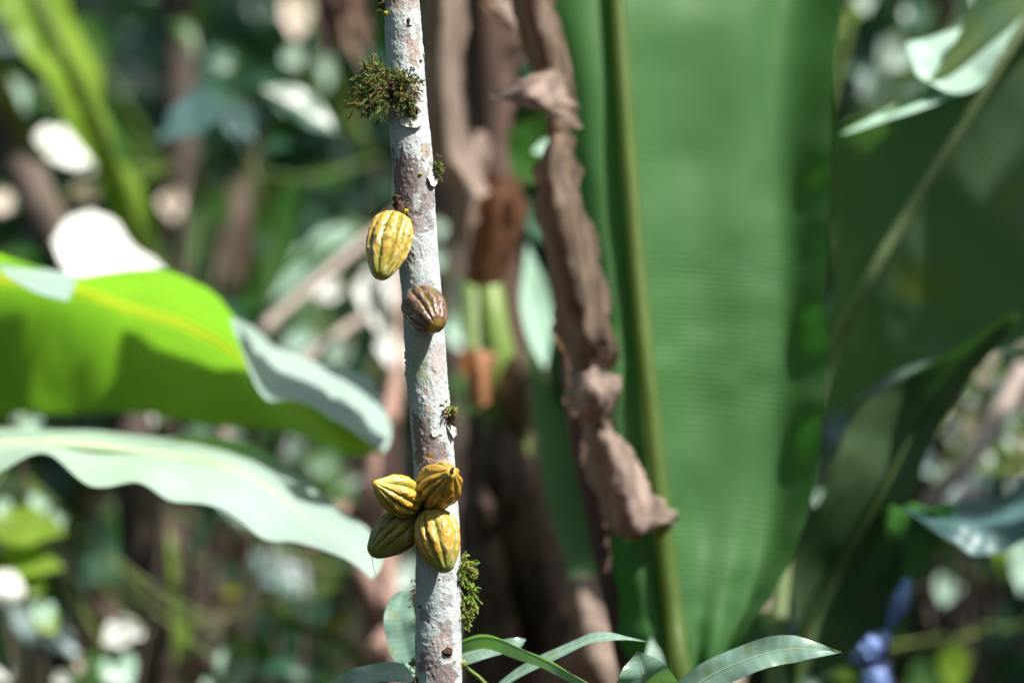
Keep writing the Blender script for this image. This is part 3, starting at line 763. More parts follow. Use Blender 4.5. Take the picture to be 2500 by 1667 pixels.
# --- plant to the right: broad upright leaf, diagonal leaf, low leaf
pb = empty('banana_plant', (P(1900, 833, 6.5).x, 1.4, 0), 'banana plant right of the trunk with a broad upright green leaf and slanting ones', 'banana plant', 'banana plants behind the cacao')
m = MB(); bx = pb.location.x
m.tube([(bx, 1.4, 0), (bx - .02, 1.38, .4), (bx - .05, 1.3, .85)], [.11, .09, .06], 16, 14); m.build('pseudostem', M['stemgreen'], pb)
rows = []
for (y, xl, xm, xf, xr, dl, dm, df, dr) in [
    (-700, 1300, 1470, 1760, 1900, 6.55, 6.40, 6.25, 6.4), (-300, 1310, 1490, 1800, 2030, 6.45, 6.32, 6.15, 6.38), (0, 1320, 1508, 1822, 2040, 6.35, 6.25, 6.06, 6.3),
    (300, 1350, 1528, 1803, 2032, 6.3, 6.2, 6.02, 6.28), (600, 1400, 1552, 1812, 2026, 6.26, 6.16, 6.0, 6.26),
    (800, 1430, 1572, 1818, 2016, 6.24, 6.13, 6.0, 6.22), (1000, 1418, 1590, 1800, 2006, 6.22, 6.1, 6.02, 6.14), (1250, 1458, 1612, 1800, 1976, 6.2, 6.08, 6.0, 6.02),
    (1450, 1500, 1638, 1770, 1900, 6.16, 6.06, 6.0, 5.98), (1600, 1540, 1660, 1740, 1800, 6.12, 6.05, 6.0, 6.0), (1800, 1640, 1690, 1710, 1730, 6.08, 6.05, 6.04, 6.04)]:
    kk = 1 if y < 1200 else max(.2, 1 - (y - 1200) / 500)
    df = dm + .07 * kk; dr = dm + .03 * kk; dl = dm + .03
    rows.append([(xl, y, dl), ((xl + xm) / 2, y + 6, (dl + dm) / 2 - .03), (xm, y + 10, dm), ((xm + xf) / 2, y + 2, (dm + df) / 2 + .02), (xf, y, df), ((xf + xr) / 2, y, (df + dr) / 2 + .04), (xr, y - 10, dr)])
big = loft('leaf', rows, M['banana_sun'], pb, 150, 48, .017, 4, 9, vmid=1 / 3, label='broad upright leaf blade with visible midrib')
rib(big, [(1470, -700, 6.38), (1508, 0, 6.22), (1552, 600, 6.13), (1590, 1000, 6.07), (1638, 1450, 6.03), (1690, 1800, 6.02), (1860, 2600, 6.4)], [.009, .013, .014, .015, .016, .018, .02])
rows = [[(2010, 1000, 6.7), (1985, 1000, 6.7), (1970, 1050, 6.7)], [(2040, 520, 6.5), (2100, 720, 6.55), (2200, 900, 6.6)], [(2040, 330, 6.45), (2220, 520, 6.5), (2400, 860, 6.6)],
        [(2180, 260, 6.4), (2340, 330, 6.45), (2600, 740, 6.55)], [(2300, 150, 6.4), (2480, 90, 6.4), (2760, 420, 6.5)], [(2500, -180, 6.35), (2640, -160, 6.4), (2860, 60, 6.45)], [(2820, -520, 6.3), (2840, -480, 6.3), (2860, -440, 6.3)]]
dg = loft('leaf', rows, M['banana_hazy'], pb, 80, 30, .018, 6, 5, label='greyish green leaf slanting up to the right')
rib(dg, [(2840, -480, 6.26), (2640, -160, 6.36), (2490, 80, 6.37), (2340, 325, 6.41), (2220, 515, 6.46), (2100, 720, 6.5), (1990, 980, 6.62), (1900, 1500, 6.6), (1880, 2600, 6.5)], [.004, .008, .009, .010, .011, .011, .013, .016, .02], 'ribmid')
rows = [[(2620, -140, 6.45), (2630, -90, 6.40), (2650, -40, 6.38)], [(2440, 25, 6.45), (2450, 75, 6.40), (2465, 112, 6.37)], [(2290, 85, 6.47), (2350, 140, 6.41), (2400, 205, 6.37)], [(2235, 100, 6.48), (2280, 160, 6.42), (2330, 228, 6.38)], [(2212, 108, 6.48), (2228, 150, 6.44), (2240, 185, 6.4)]]  # added mint sheet stands in for the leaf's sunlit gloss
loft('leaf', rows, M['mint'], pb, 60, 18, .004, 18, 3, label='pale sheet added for the glossy sunlit part of the slanting leaf')
leaf(pb, 2380, 215, 2050, 330, 22, 6.4, 'mint', .8, .03)
for p_ in [(2120, 290), (2220, 240), (2330, 160), (2430, 80), (2480, 20)]: lit(*p_, 6.4, .05)
rows = [[(1960, 1640, 6.5), (1965, 1650, 6.5), (1975, 1660, 6.5)], [(1940, 1400, 6.45), (2010, 1460, 6.5), (2150, 1560, 6.5)], [(2020, 1180, 6.4), (2140, 1230, 6.45), (2220, 1300, 6.5)],
        [(2090, 1010, 6.4), (2240, 1040, 6.45), (2275, 1075, 6.5)], [(2240, 900, 6.4), (2360, 880, 6.4), (2400, 900, 6.45)], [(2470, 760, 6.3), (2480, 765, 6.3), (2490, 770, 6.3)]]
lw = loft('leaf', rows, M['banana_dark'], pb, 60, 24, .012, 8, 5)
rib(lw, [(2480, 765, 6.27), (2360, 880, 6.36), (2240, 1040, 6.41), (2140, 1230, 6.41), (2010, 1460, 6.46), (1940, 1700, 6.48), (1890, 2600, 6.5)], [.002, .003, .004, .005, .006, .009, .018], 'stemdark')
rows = [[(1940, 1500, 6.6), (1960, 1560, 6.6), (1990, 1640, 6.6)], [(2080, 1290, 6.5), (2110, 1400, 6.5), (2150, 1560, 6.55)], [(2210, 1235, 6.4), (2230, 1290, 6.45), (2240, 1430, 6.5)], [(2330, 1225, 6.35), (2330, 1250, 6.35), (2310, 1300, 6.4)]]
loft('leaf', rows, M['banana'], pb, 40, 20, .02, 9, 6)
rows = [[(2205, 1238, 6.4), (2207, 1241, 6.4), (2210, 1244, 6.4)], [(2330, 1228, 6.5), (2320, 1270, 6.35), (2320, 1310, 6.3)], [(2430, 1205, 6.55), (2420, 1290, 6.35), (2410, 1362, 6.3)], [(2560, 1150, 6.55), (2560, 1230, 6.35), (2560, 1290, 6.3)], [(2760, 1080, 6.5), (2760, 1130, 6.4), (2760, 1180, 6.4)]]
loft('leaf', rows, M['bluegrey'], pb, 50, 20, .015, 10, 6, label='blue-grey sheened leaf tip')
leaf(pb, 2110, 1290, 2030, 1385, 34, 6.5, 'bluegrey', .5)
leaf(pb, 1880, 1560, 2010, 1500, 30, 6.7, 'bluegrey', .8)

# --- plant right behind the trunk: rotting pseudostem and hanging dry leaves
pa = empty('banana_plant', (P(1240, 833, 7.3).x, 7.3 - D0, 0), 'banana plant just right of the trunk with rotting brown stem and hanging dry leaves', 'banana plant', 'banana plants behind the cacao')
m = MB()
m.tube([P(1290, 2300, 7.3), P(1285, 1700, 7.3), P(1262, 1300, 7.3), P(1235, 1000, 7.3)], [.14, .125, .11, .07], 22, 40, wob=.06); m.build('pseudostem', M['drydark'], pa)
m = MB(); m.tube([P(1240, 1100, 7.2), P(1225, 800, 7.2), P(1215, 480, 7.2), P(1190, 200, 7.2), P(1170, -900, 7.1)], [.055, .042, .034, .03, .02], 14, 50, wob=.12); m.build('leaf_stalk', M['drydark'], pa)
m = MB(); m.tube([P(1235, 1120, 7.1), P(1225, 950, 7.08), P(1200, 750, 7.1), P(1180, 560, 7.2)], [.05, .038, .026, .02], 14, 24, wob=.05); m.build('leaf_stalk', M['stemgreen'], pa)
m = MB(); m.tube([P(1372, 700, 6.15), P(1402, 1000, 6.12), P(1462, 1300, 6.1), P(1520, 1560, 6.1), P(1545, 1800, 6.2), P(1500, 2500, 6.9)], [.014, .016, .018, .018, .02], 10, 40, wob=.08); m.build('leaf_stalk', M['drydark'], pa)
m = MB(); m.tube([P(1170, 1900, 7.5), P(1180, 1300, 7.5), P(1165, 950, 7.5), P(1150, 700, 7.6)], [.03, .03, .024, .02], 10, 30, wob=.08); m.build('leaf_stalk', M['stemgreen'], pa)
# crumpled dry leaves
def dryloft(rows, mat, und=.05, seed=1, uf=10, label=None, nu=90, nv=26):
    rows = [[(b[0] + (p[0] - b[0]) * 1.3, p[1], p[2]) for p in r_] for r_ in rows for b in [r_[1]]]
    return loft('dry_leaf', rows, M[mat], pa, nu, nv, und * .10, seed, uf * .5, label, ridged=und * .12, ragged=.5)
dryloft([[(1250, -400, 6.14), (1290, -380, 6.06), (1330, -350, 6.14)], [(1262, -60, 6.14), (1300, -40, 6.04), (1345, -20, 6.16)], [(1285, 110, 6.14), (1330, 100, 6.02), (1368, 100, 6.14)], [(1325, 210, 6.12), (1350, 220, 6.04), (1390, 230, 6.14)],
         [(1335, 330, 6.14), (1362, 330, 6.04), (1390, 330, 6.14)]], 'dry', .05, 2)
dryloft([[(1340, 165, 6.06), (1358, 175, 6.00), (1375, 195, 6.04)], [(1270, 190, 6.04), (1300, 230, 5.94), (1380, 250, 6.02)], [(1212, 236, 6.08), (1290, 262, 5.96), (1385, 318, 6.02)]], 'drypink', .015, 3, 6, 'folded triangular flap of dry leaf')
dryloft([[(1345, 330, 6.06), (1362, 330, 6.00), (1385, 330, 6.08)], [(1312, 430, 6.10), (1350, 430, 5.96), (1402, 430, 6.08)], [(1325, 560, 6.10), (1370, 560, 5.94), (1432, 560, 6.06)], [(1350, 690, 6.10), (1400, 700, 5.94), (1464, 700, 6.06)],
         [(1375, 800, 6.10), (1425, 820, 5.96), (1490, 820, 6.06)], [(1395, 900, 6.10), (1440, 905, 6.02), (1488, 900, 6.10)]], 'dry', .06, 4, 12, 'long crumpled brown dry leaf')
dryloft([[(1400, 905, 6.10), (1440, 900, 6.04), (1490, 910, 6.10)], [(1405, 985, 6.10), (1450, 960, 5.94), (1502, 950, 6.04)], [(1425, 1030, 6.10), (1460, 1040, 6.00), (1490, 1040, 6.08)], [(1440, 1090, 6.10), (1480, 1090, 5.98), (1520, 1100, 6.08)],
         [(1460, 1190, 6.10), (1520, 1180, 5.96), (1570, 1160, 6.06)], [(1490, 1270, 6.10), (1550, 1280, 5.94), (1622, 1240, 6.04)], [(1530, 1295, 6.08), (1575, 1300, 5.99), (1628, 1275, 6.04)]], 'drypink', .075, 5, 16, 'curled pinkish end of a dry leaf', 110)
dryloft([[(1035, -300, 7.0), (1070, -300, 6.9), (1110, -300, 7.0)], [(1040, 0, 7.0), (1080, 0, 6.88), (1122, 0, 7.0)], [(1040, 200, 7.0), (1080, 220, 6.88), (1122, 200, 7.0)], [(1055, 380, 7.0), (1095, 380, 6.9), (1135, 340, 7.0)],
         [(1090, 460, 7.0), (1140, 440, 6.9), (1170, 420, 7.0)], [(1130, 500, 6.95), (1165, 490, 6.88), (1195, 470, 6.95)]], 'drypink', .05, 6, 9, 'greyish pink dry leaf hanging close behind the trunk')
dryloft([[(1120, -200, 7.3), (1160, -200, 7.2), (1260, -200, 7.3)], [(1110, 60, 7.3), (1180, 60, 7.2), (1300, 40, 7.3)], [(1150, 200, 7.3), (1190, 200, 7.2), (1250, 180, 7.3)], [(1170, 330, 7.3), (1200, 330, 7.2), (1230, 320, 7.3)]], 'drydark', .08, 7, 9)
dryloft([[(1180, 10, 7.0), (1200, 0, 6.95), (1230, 0, 7.0)], [(1215, 40, 7.0), (1240, 50, 6.93), (1270, 30, 7.0)], [(1240, 72, 7.0), (1262, 70, 6.95), (1285, 60, 7.0)]], 'drypink', .03, 8, 5, nu=30, nv=14)
dryloft([[(1130, 330, 7.1), (1160, 320, 7.0), (1190, 320, 7.1)], [(1125, 430, 7.1), (1150, 430, 7.0), (1180, 420, 7.1)], [(1120, 600, 7.1), (1145, 600, 7.02), (1165, 580, 7.1)]], 'drypink', .05, 9, 6, nu=40, nv=14)
dryloft([[(1180, 430, 7.0), (1220, 430, 6.95), (1265, 440, 7.0)], [(1165, 560, 7.0), (1210, 560, 6.94), (1265, 540, 7.0)], [(1150, 690, 7.0), (1180, 700, 6.95), (1215, 690, 7.0)]], 'rust', .04, 10, 6, 'rusty orange dead leaf', 40, 14)
dryloft([[(1128, 858, 7.0), (1160, 852, 6.95), (1200, 865, 7.0)], [(1140, 910, 7.0), (1170, 910, 6.95), (1200, 910, 7.0)], [(1160, 990, 7.0), (1178, 990, 6.95), (1195, 980, 7.0)]], 'orange', .02, 11, 5, 'small bright orange withered leaf', 30, 14)
lit(1165, 900, 7.0, .06)
for p_ in [(1200, 1590), (1320, 1610), (1450, 1570), (1750, 1640), (1900, 1600), (1570, 1640), (980, 1520), (880, 1640)]: lit(*p_, 5.35, .12)
for y_ in range(-100, 1700, 160):
    for x_ in range(1420, 2000, 150): lit(x_, y_, 6.15, .16)
lit(1110, 420, 6.9, .1); lit(1090, 200, 6.9, .08); lit(1440, 1620, 6.7, .1)
for k, (x, y, w_, h_) in enumerate([(1225, 1150, 60, 120), (1300, 1330, 70, 130), (1205, 1420, 60, 110), (1330, 1480, 60, 120), (1270, 960, 55, 90), (1185, 1250, 40, 80), (1240, 1560, 60, 100)]):
    dryloft([[(x - w_ * .6, y - h_, 7.12), (x, y - h_, 7.0), (x + w_ * .6, y - h_, 7.12)], [(x - w_, y, 7.1), (x, y, 6.98), (x + w_, y, 7.1)], [(x - w_ * .4, y + h_, 7.1), (x, y + h_, 7.02), (x + w_ * .4, y + h_, 7.1)]], ['drydark', 'dry', 'drydark'][k % 3], .06, 20 + k, 6, nu=30, nv=16)
dryloft([[(1395, 1420, 6.8), (1425, 1410, 6.75), (1460, 1410, 6.8)], [(1390, 1500, 6.8), (1430, 1500, 6.72), (1480, 1520, 6.8)], [(1400, 1600, 6.8), (1450, 1600, 6.7), (1520, 1620, 6.8)], [(1430, 1720, 6.8), (1480, 1720, 6.72), (1540, 1720, 6.8)]], 'drypink', .07, 30, 8, nu=50, nv=18)
leaf(pa, 1290, 830, 1470, 1620, 46, 7.0, 'banana', -.15, 0, d1=6.85, fold=.3, label='narrow upright green leaf')
leaf(pa, 1330, 900, 1288, 590, 42, 7.1, 'mint', .45, 0, .10, fold=.3, label='pale leaf sliver catching the sun')
leaf(pa, 1190, 310, 1190, 140, 26, 8.3, 'yellow', .1, 0)
leaf(pa, 1260, 460, 1330, 270, 70, 7.2, 'green', .1, 0)
leaf(pa, 1302, 372, 1374, 342, 24, 6.9, 'mint', .9, 0, .07)
leaf(pa, 1370, 600, 1270, 480, 40, 7.2, 'teal', .1, 0)

# --- plant to the left: sun-through leaf and pale sheen leaf, stem outside the picture
plx = P(-700, 833, 6.6).x
pc = empty('banana_plant', (plx, 1.4, 0), 'banana plant at the left with a glowing yellow-green leaf over one coloured pale with sheen', 'banana plant', 'banana plants behind the cacao')
m = MB(); m.tube([(plx, 1.4, 0), (plx, 1.38, .5), (plx + .03, 1.35, 1.05)], [.12, .1, .07], 16, 12); m.build('pseudostem', M['stemgreen'], pc)
rowsL = [[(-560, 760, 6.65), (-560, 700, 6.73), (-560, 660, 6.81)], [(-330, 1000, 6.40), (-330, 690, 6.75), (-330, 610, 6.95)], [(-100, 1060, 6.35), (-100, 665, 6.75), (-100, 600, 7.00)],
        [(40, 1010, 6.37), (70, 690, 6.77), (60, 640, 6.97)], [(160, 1010, 6.40), (200, 715, 6.77), (190, 672, 6.95)], [(330, 1010, 6.43), (340, 750, 6.75), (370, 655, 6.97)],
        [(500, 1030, 6.47), (470, 800, 6.73), (500, 700, 6.95)], [(620, 1040, 6.51), (590, 870, 6.71), (590, 790, 6.90)], [(740, 1060, 6.57), (720, 980, 6.69), (690, 930, 6.85)], [(860, 1110, 6.61), (830, 1060, 6.67), (860, 985, 6.75)], [(940, 1100, 6.65), (935, 1100, 6.65), (945, 1080, 6.67)]]
for r_ in rowsL:
    (x0_, y0_, d0_), m_, (x1_, y1_, d1_) = r_
    r_[0] = (x0_, y0_, d1_); r_[2] = (x1_, y1_, d0_)      # upper edge nearer: the underside shows
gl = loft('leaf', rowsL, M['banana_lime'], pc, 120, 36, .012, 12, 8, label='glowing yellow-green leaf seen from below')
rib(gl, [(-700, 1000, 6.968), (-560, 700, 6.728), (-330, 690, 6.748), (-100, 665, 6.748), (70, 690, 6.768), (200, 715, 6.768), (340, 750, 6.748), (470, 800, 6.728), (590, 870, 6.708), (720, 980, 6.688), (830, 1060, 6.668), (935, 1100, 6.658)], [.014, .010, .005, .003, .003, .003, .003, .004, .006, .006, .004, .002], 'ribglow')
# folded-over edge coloured with bright sheen behind it, upper side showing
rows = [[(560, 775, 6.42), (590, 790, 6.5), (615, 800, 6.6)], [(640, 965, 6.34), (680, 900, 6.46), (700, 858, 6.58)], [(740, 985, 6.32), (790, 930, 6.46), (800, 885, 6.58)], [(880, 1060, 6.30), (900, 1000, 6.42), (905, 935, 6.52)], [(935, 1105, 6.34), (952, 1080, 6.36), (955, 1045, 6.4)]]
loft('leaf', rows, M['palesheen'], pc, 60, 20, .01, 13, 6, label='far edge of the glowing leaf coloured bright with sheen')
rows = [[(-20, 640, 6.4), (0, 655, 6.3), (10, 670, 6.25)], [(60, 648, 6.4), (80, 680, 6.3), (90, 715, 6.2)], [(185, 670, 6.4), (182, 700, 6.3), (165, 735, 6.2)]]
loft('leaf', rows, M['palesheen'], pc, 20, 10, 0, 14)
# pale leaf, gloss of sun and sky put into its colour
rows = [[(-560, 1250, 6.03), (-560, 1180, 6.13), (-560, 1140, 6.23)], [(-250, 1290, 5.88), (-250, 1110, 6.18), (-250, 1040, 6.48)], [(0, 1160, 5.93), (0, 1090, 6.18), (0, 1040, 6.53)], [(110, 1110, 6.03), (110, 1085, 6.20), (110, 1045, 6.53)],
        [(220, 1185, 5.93), (230, 1110, 6.20), (240, 1055, 6.56)], [(340, 1175, 5.98), (370, 1110, 6.23), (390, 1070, 6.58)], [(420, 1220, 5.98), (470, 1130, 6.23), (500, 1062, 6.58)], [(540, 1240, 5.98), (590, 1160, 6.20), (620, 1085, 6.53)],
        [(640, 1310, 5.93), (680, 1220, 6.16), (720, 1150, 6.38)], [(720, 1320, 5.93), (760, 1280, 6.10), (800, 1220, 6.28)], [(830, 1360, 5.88), (860, 1340, 6.00), (890, 1280, 6.16)], [(905, 1418, 5.88), (925, 1392, 5.93), (938, 1360, 5.98)]]
wx = loft('leaf', rows, M['palesheen'], pc, 120, 30, .010, 15, 5, label='leaf coloured whitish green with sheen, arching down to the right')
rib(wx, [(-700, 1250, 6.28), (-560, 1180, 6.15), (-250, 1110, 6.20), (110, 1085, 6.22), (370, 1110, 6.25), (590, 1160, 6.22), (760, 1280, 6.12), (860, 1340, 6.02), (922, 1392, 5.95)], [.016, .014, .012, .01, .009, .008, .006, .004, .002], 'ribpale')
for x in range(-100, 1000, 90): lit(x, 1110 + max(0, x - 500) * .6, 6.2, .22)
for x in range(-100, 960, 80): lit(x, 700 + max(0, x - 400) * .75, 6.75, .17)
for x in (640, 720, 800, 880, 940): lit(x, 900 + (x - 640) * .55, 6.45, .12)
for x in range(-100, 700, 90): lit(x, 920, 6.75, .16)
for x in range(-100, 760, 80): lit(x, 1000, 6.92, .14)

# unseen torn leaf, outline worked back from the finger-shaped shade it throws below
glv = np.array([v_.co[:] for v_ in gl.data.vertices])
gld = glv[:, 1] + D0; gls = gld * SENS / LENS / 2500
glx = 1250 + glv[:, 0] / gls; gly = 833.5 - (glv[:, 2] - CAMZ) / gls
def shade_pts(x, y, dist):
    # the spot on the glowing leaf, moved up the sunbeam to where the torn leaf hangs
    k = int(np.argmin((glx - x) ** 2 + (gly - y) ** 2))
    return P(x, y, float(gld[k])) + SUN * dist
torn = [(-350, 800), (-200, 815), (-60, 790), (0, 765), (40, 775), (62, 820), (72, 880), (80, 985), (130, 1040), (180, 1020), (190, 940), (196, 890), (200, 890), (206, 940), (240, 985), (275, 930), (285, 860), (300, 800), (320, 800), (345, 828),
        (380, 850), (430, 858), (470, 885), (500, 890), (526, 905), (534, 980), (545, 1045), (600, 1050), (612, 985), (622, 945), (650, 985), (720, 1010), (780, 1020)]
bot = [(-350, 1150), (780, 1150)]
v = []; f = []; NS = 7
txs = []
for (xa, ya), (xb, yb) in zip(torn[:-1], torn[1:]):
    st = max(1, int(abs(xb - xa) / 8))
    for k in range(st): txs.append((xa + (xb - xa) * k / st, ya + (yb - ya) * k / st))
for i, (x, y) in enumerate(txs):
    nearx = gly[np.abs(glx - max(x, -300)) < 14]
    yb = float(nearx.max()) if len(nearx) else 1020.0
    y = min(y, yb)
    for k in range(NS):
        v.append(shade_pts(x, y + (yb - y) * k / (NS - 1), 1.3))
    v.append(v[-1] + Vector((0, .11, -.045)))
NS1 = NS + 1
for i in range(len(txs) - 1):
    for k in range(NS): f.append((NS1 * i + k, NS1 * i + NS1 + k, NS1 * i + NS1 + k + 1, NS1 * i + k + 1))
tl = mesh_obj('leaf', v, f, M['canopy'], pc, False, [(0, 0)] * len(v)); tl['label'] = 'unseen torn leaf shaped for the shade it throws'
m = MB(); path = [Vector(v[k]) for k in range(NS, len(v), NS1 * 12)]
m.tube([Vector((plx + .03, 1.35, 1.05)), Vector((plx + .05, 1.25, 2.0))] + path, [.02, .016] + [.008] * len(path), 8, 40)
m.build('midrib', M['rib'], tl)

# --- plant far upper left: lime leaf strip
pdx = P(420, 833, 8.6)
pd = empty('banana_plant', (pdx.x, pdx.y, 0), 'banana plant far at the upper left with a lime leaf slanting across the corner', 'banana plant', 'banana plants behind the cacao')
m = MB(); m.tube([(pdx.x, pdx.y, 0), (pdx.x - .03, pdx.y, .6), (pdx.x - .05, pdx.y, 1.1)], [.1, .08, .05], 14, 10); m.build('pseudostem', M['stemgreen'], pd)
rows = [[(0, -250, 8.4), (-40, -220, 8.2), (-90, -190, 8.0)], [(140, -50, 8.4), (80, -10, 8.2), (10, 20, 8.1)], [(215, 120, 8.4), (165, 150, 8.2), (115, 175, 8.1)], [(265, 270, 8.4), (230, 290, 8.25), (185, 310, 8.15)], [(330, 425, 8.45), (290, 440, 8.35), (250, 440, 8.3)], [(390, 600, 8.6), (345, 610, 8.5), (310, 600, 8.5)], [(440, 760, 8.7), (430, 770, 8.7), (420, 770, 8.7)]]
ld = loft('leaf', rows, M['lime'], pd, 60, 20, .03, 17, 8, label='lime leaf slanting down')
rib(ld, [(-40, -220, 8.17), (80, -10, 8.17), (165, 150, 8.17), (230, 290, 8.22), (290, 440, 8.32), (345, 610, 8.46), (430, 770, 8.7), (440, 1000, 8.7)], [.006, .011, .013, .014, .014, .014, .015, .02])
for p_ in [(60, 0), (130, 110), (190, 210), (240, 320)]: lit(*p_, 8.25, .2)
leaf(pd, 330, 560, 260, 230, 34, 8.8, 'green', .3, 0, .1)
leaf(pd, 420, 800, 330, 470, 40, 8.9, 'green', .3, 0)
leaf(pd, 520, 800, 470, 400, 46, 8.9, 'banana_dull', .2, 0)
leaf(pd, 650, 760, 720, 410, 38, 8.7, 'green', .3, 0, .08)
leaf(pd, 560, 740, 620, 480, 30, 8.8, 'dry', .1, 0)
leaf(pd, 520, 700, 640, 340, 20, 8.8, 'drypink', .1, 0, name='dry_leaf')

# ================================================================== STEMS, STICKS
def stem_thing(name, pts, rads, mat, label, cat, group=None, wob=.1, n=40, seg=12, part=None):
    pts = [Vector(p) if len(p) == 3 and not isinstance(p, tuple) else P(*p) for p in pts]
    m = MB(); m.tube(pts, rads, seg, n, wob=wob)
    return tag(m.build(name, M[mat]), label, cat, group)
stem_thing('dead_branch', [(-260, -150, 8.6), (-60, 150, 8.4), (60, 420, 8.2), (150, 600, 8.1), (230, 760, 8.0), (330, 1100, 7.8), (380, 2100, 7.9)], [.05, .05, .045, .04, .04, .045, .06], 'darkwood', 'thick brown branch slanting down at the left edge above the glowing leaf', 'branch')
stem_thing('dead_sapling', [(985, 330, 7.9), (975, 620, 7.9), (968, 900, 7.8), (930, 1130, 7.7), (925, 1350, 7.7), (930, 1640, 7.7), (930, 2500, 7.8)], [.007, .008, .010, .034, .034, .042, .06], 'pinkwood', 'pinkish brown dead stem standing close behind the left side of the trunk', 'dead stem', wob=.16)
stem_thing('dead_sapling', [(905, 1290, 7.75), (840, 1240, 7.7), (790, 1320, 7.6), (740, 1350, 7.6)], [.02, .012, .008, .006], 'pinkwood', 'thin crooked dead twig joining the pinkish stem left of the pod cluster', 'dead stem')
stem_thing('dead_sapling', [(960, 1560, 7.7), (890, 1420, 7.6), (880, 1330, 7.6)], [.03, .022, .016], 'pinkwood', 'short brown branch stub below left of the pod cluster', 'dead stem')
stem_thing('dead_sapling', [(820, 1760, 7.5), (880, 1640, 7.55), (950, 1540, 7.6)], [.02, .02, .016], 'pinkwood', 'orange-brown branch rising from the bottom behind the pale leaf', 'dead stem')
stem_thing('wooden_stick', [(1000, 500, 8.3), (890, 590, 8.2), (760, 700, 8.1), (600, 840, 8.0)], [.010, .011, .012, .013], 'wood', 'grey stick slanting down left from behind the yellow pod', 'stick')
stem_thing('wooden_stick', [(1000, 720, 8.2), (880, 780, 8.1), (780, 850, 8.0), (640, 960, 7.9)], [.009, .010, .011, .012], 'wood', 'lower grey stick slanting down left behind the purple pod', 'stick')
stem_thing('green_twig', [(680, 1490, 7.4), (740, 1530, 7.35), (800, 1545, 7.35), (870, 1600, 7.3), (960, 1700, 7.3)], [.012, .010, .009, .010, .012], 'rib', 'yellow-green twig curving at the bottom left of the trunk', 'twig')
leaf(bpy.data.objects['green_twig'], 790, 1535, 870, 1500, 16, 7.3, 'yellow', .6, 0, .06)
stem_thing('dead_branch', [(2500, 900, 7.6), (2380, 1110, 7.5), (2280, 1210, 7.5), (2230, 1300, 7.5)], [.02, .018, .016, .014], 'wood', 'curved brown branch among speckled leaves at the right', 'branch')
stem_thing('vine', [(2130, 700, 6.9), (2020, 850, 6.85), (1985, 1100, 6.8), (1950, 1300, 6.8), (1900, 1500, 6.8), (1880, 1900, 6.9)], [.012, .014, .015, .014, .014, .014], 'darkwood', 'dark vine running down behind the right edge of the broad leaf', 'vine')
stem_thing('tree_bole', [(2300, 2300, 9.0), (2290, 1600, 9.0), (2330, 1200, 9.0), (2340, 400, 9.2), (2330, -600, 9.3)], [.09, .08, .07, .06, .06], 'darkwood', 'dark tree trunk in shade behind the leaves at the far right', 'tree trunk')
stem_thing('tree_bole', [(1120, 2300, 9.0), (1100, 1500, 9.2), (1090, 600, 9.2), (1080, -500, 9.2)], [.07, .07, .06, .05], 'darkwood', 'dark brown tree trunk hidden behind the pods and dry leaves', 'tree trunk')
stem_thing('tree_bole', [(480, 2300, 9.4), (500, 1500, 9.4), (470, 900, 9.4), (440, 300, 9.5), (430, -500, 9.5)], [.05, .045, .04, .04, .04], 'darkwood', 'dark brown trunk in deep shade at the left beneath the pale sheen leaf', 'tree trunk')
# dead leaves tangled at the top, left of the trunk
dl = empty('dead_leaf_bundle', P(850, 50, 7.8), 'brown dead leaves hanging in a tangle at the top left of the trunk', 'dead leaves')
for (x0, y0, x1, y1, w_, mt) in [(760, -60, 880, 170, 34, 'dry'), (820, -80, 850, 120, 40, 'drydark'), (860, -60, 905, 140, 26, 'drydark'), (790, -40, 800, 150, 26, 'drydark'), (835, 20, 890, 180, 22, 'dry'), (780, -60, 830, 60, 30, 'drypink')]:
    leaf(dl, x0, y0, x1, y1, w_, 7.8 + rnd.uniform(-.1, .1), mt, rnd.uniform(-.5, .5), 0, fold=.6, wave=.3)
stem_thing('blue_plastic_strip', [(2218, 1412, 6.4), (2198, 1470, 6.4), (2172, 1530, 6.42)], [.006, .015, .006], 'blue', 'narrow blue strip highest of the blue scraps at lower right', 'plastic scrap', 'blue scraps at the lower right', wob=.3)
stem_thing('blue_plastic_strip', [(2165, 1548, 6.42), (2130, 1585, 6.4), (2085, 1615, 6.42)], [.010, .022, .010], 'blue', 'middle blue scrap slanting left at lower right', 'plastic scrap', 'blue scraps at the lower right', wob=.3)
stem_thing('blue_plastic_strip', [(2158, 1612, 6.4), (2142, 1660, 6.4), (2120, 1720, 6.4)], [.012, .026, .02], 'blue', 'round blue scrap cut by the bottom edge at lower right', 'plastic scrap', 'blue scraps at the lower right', wob=.3)
for p_ in [(950, 1000), (930, 1150), (925, 1300), (930, 1600)]: lit(*p_, 7.7, .1)
for p_ in [(2200, 1470), (2125, 1590), (2140, 1650)]: lit(*p_, 6.4, .08)

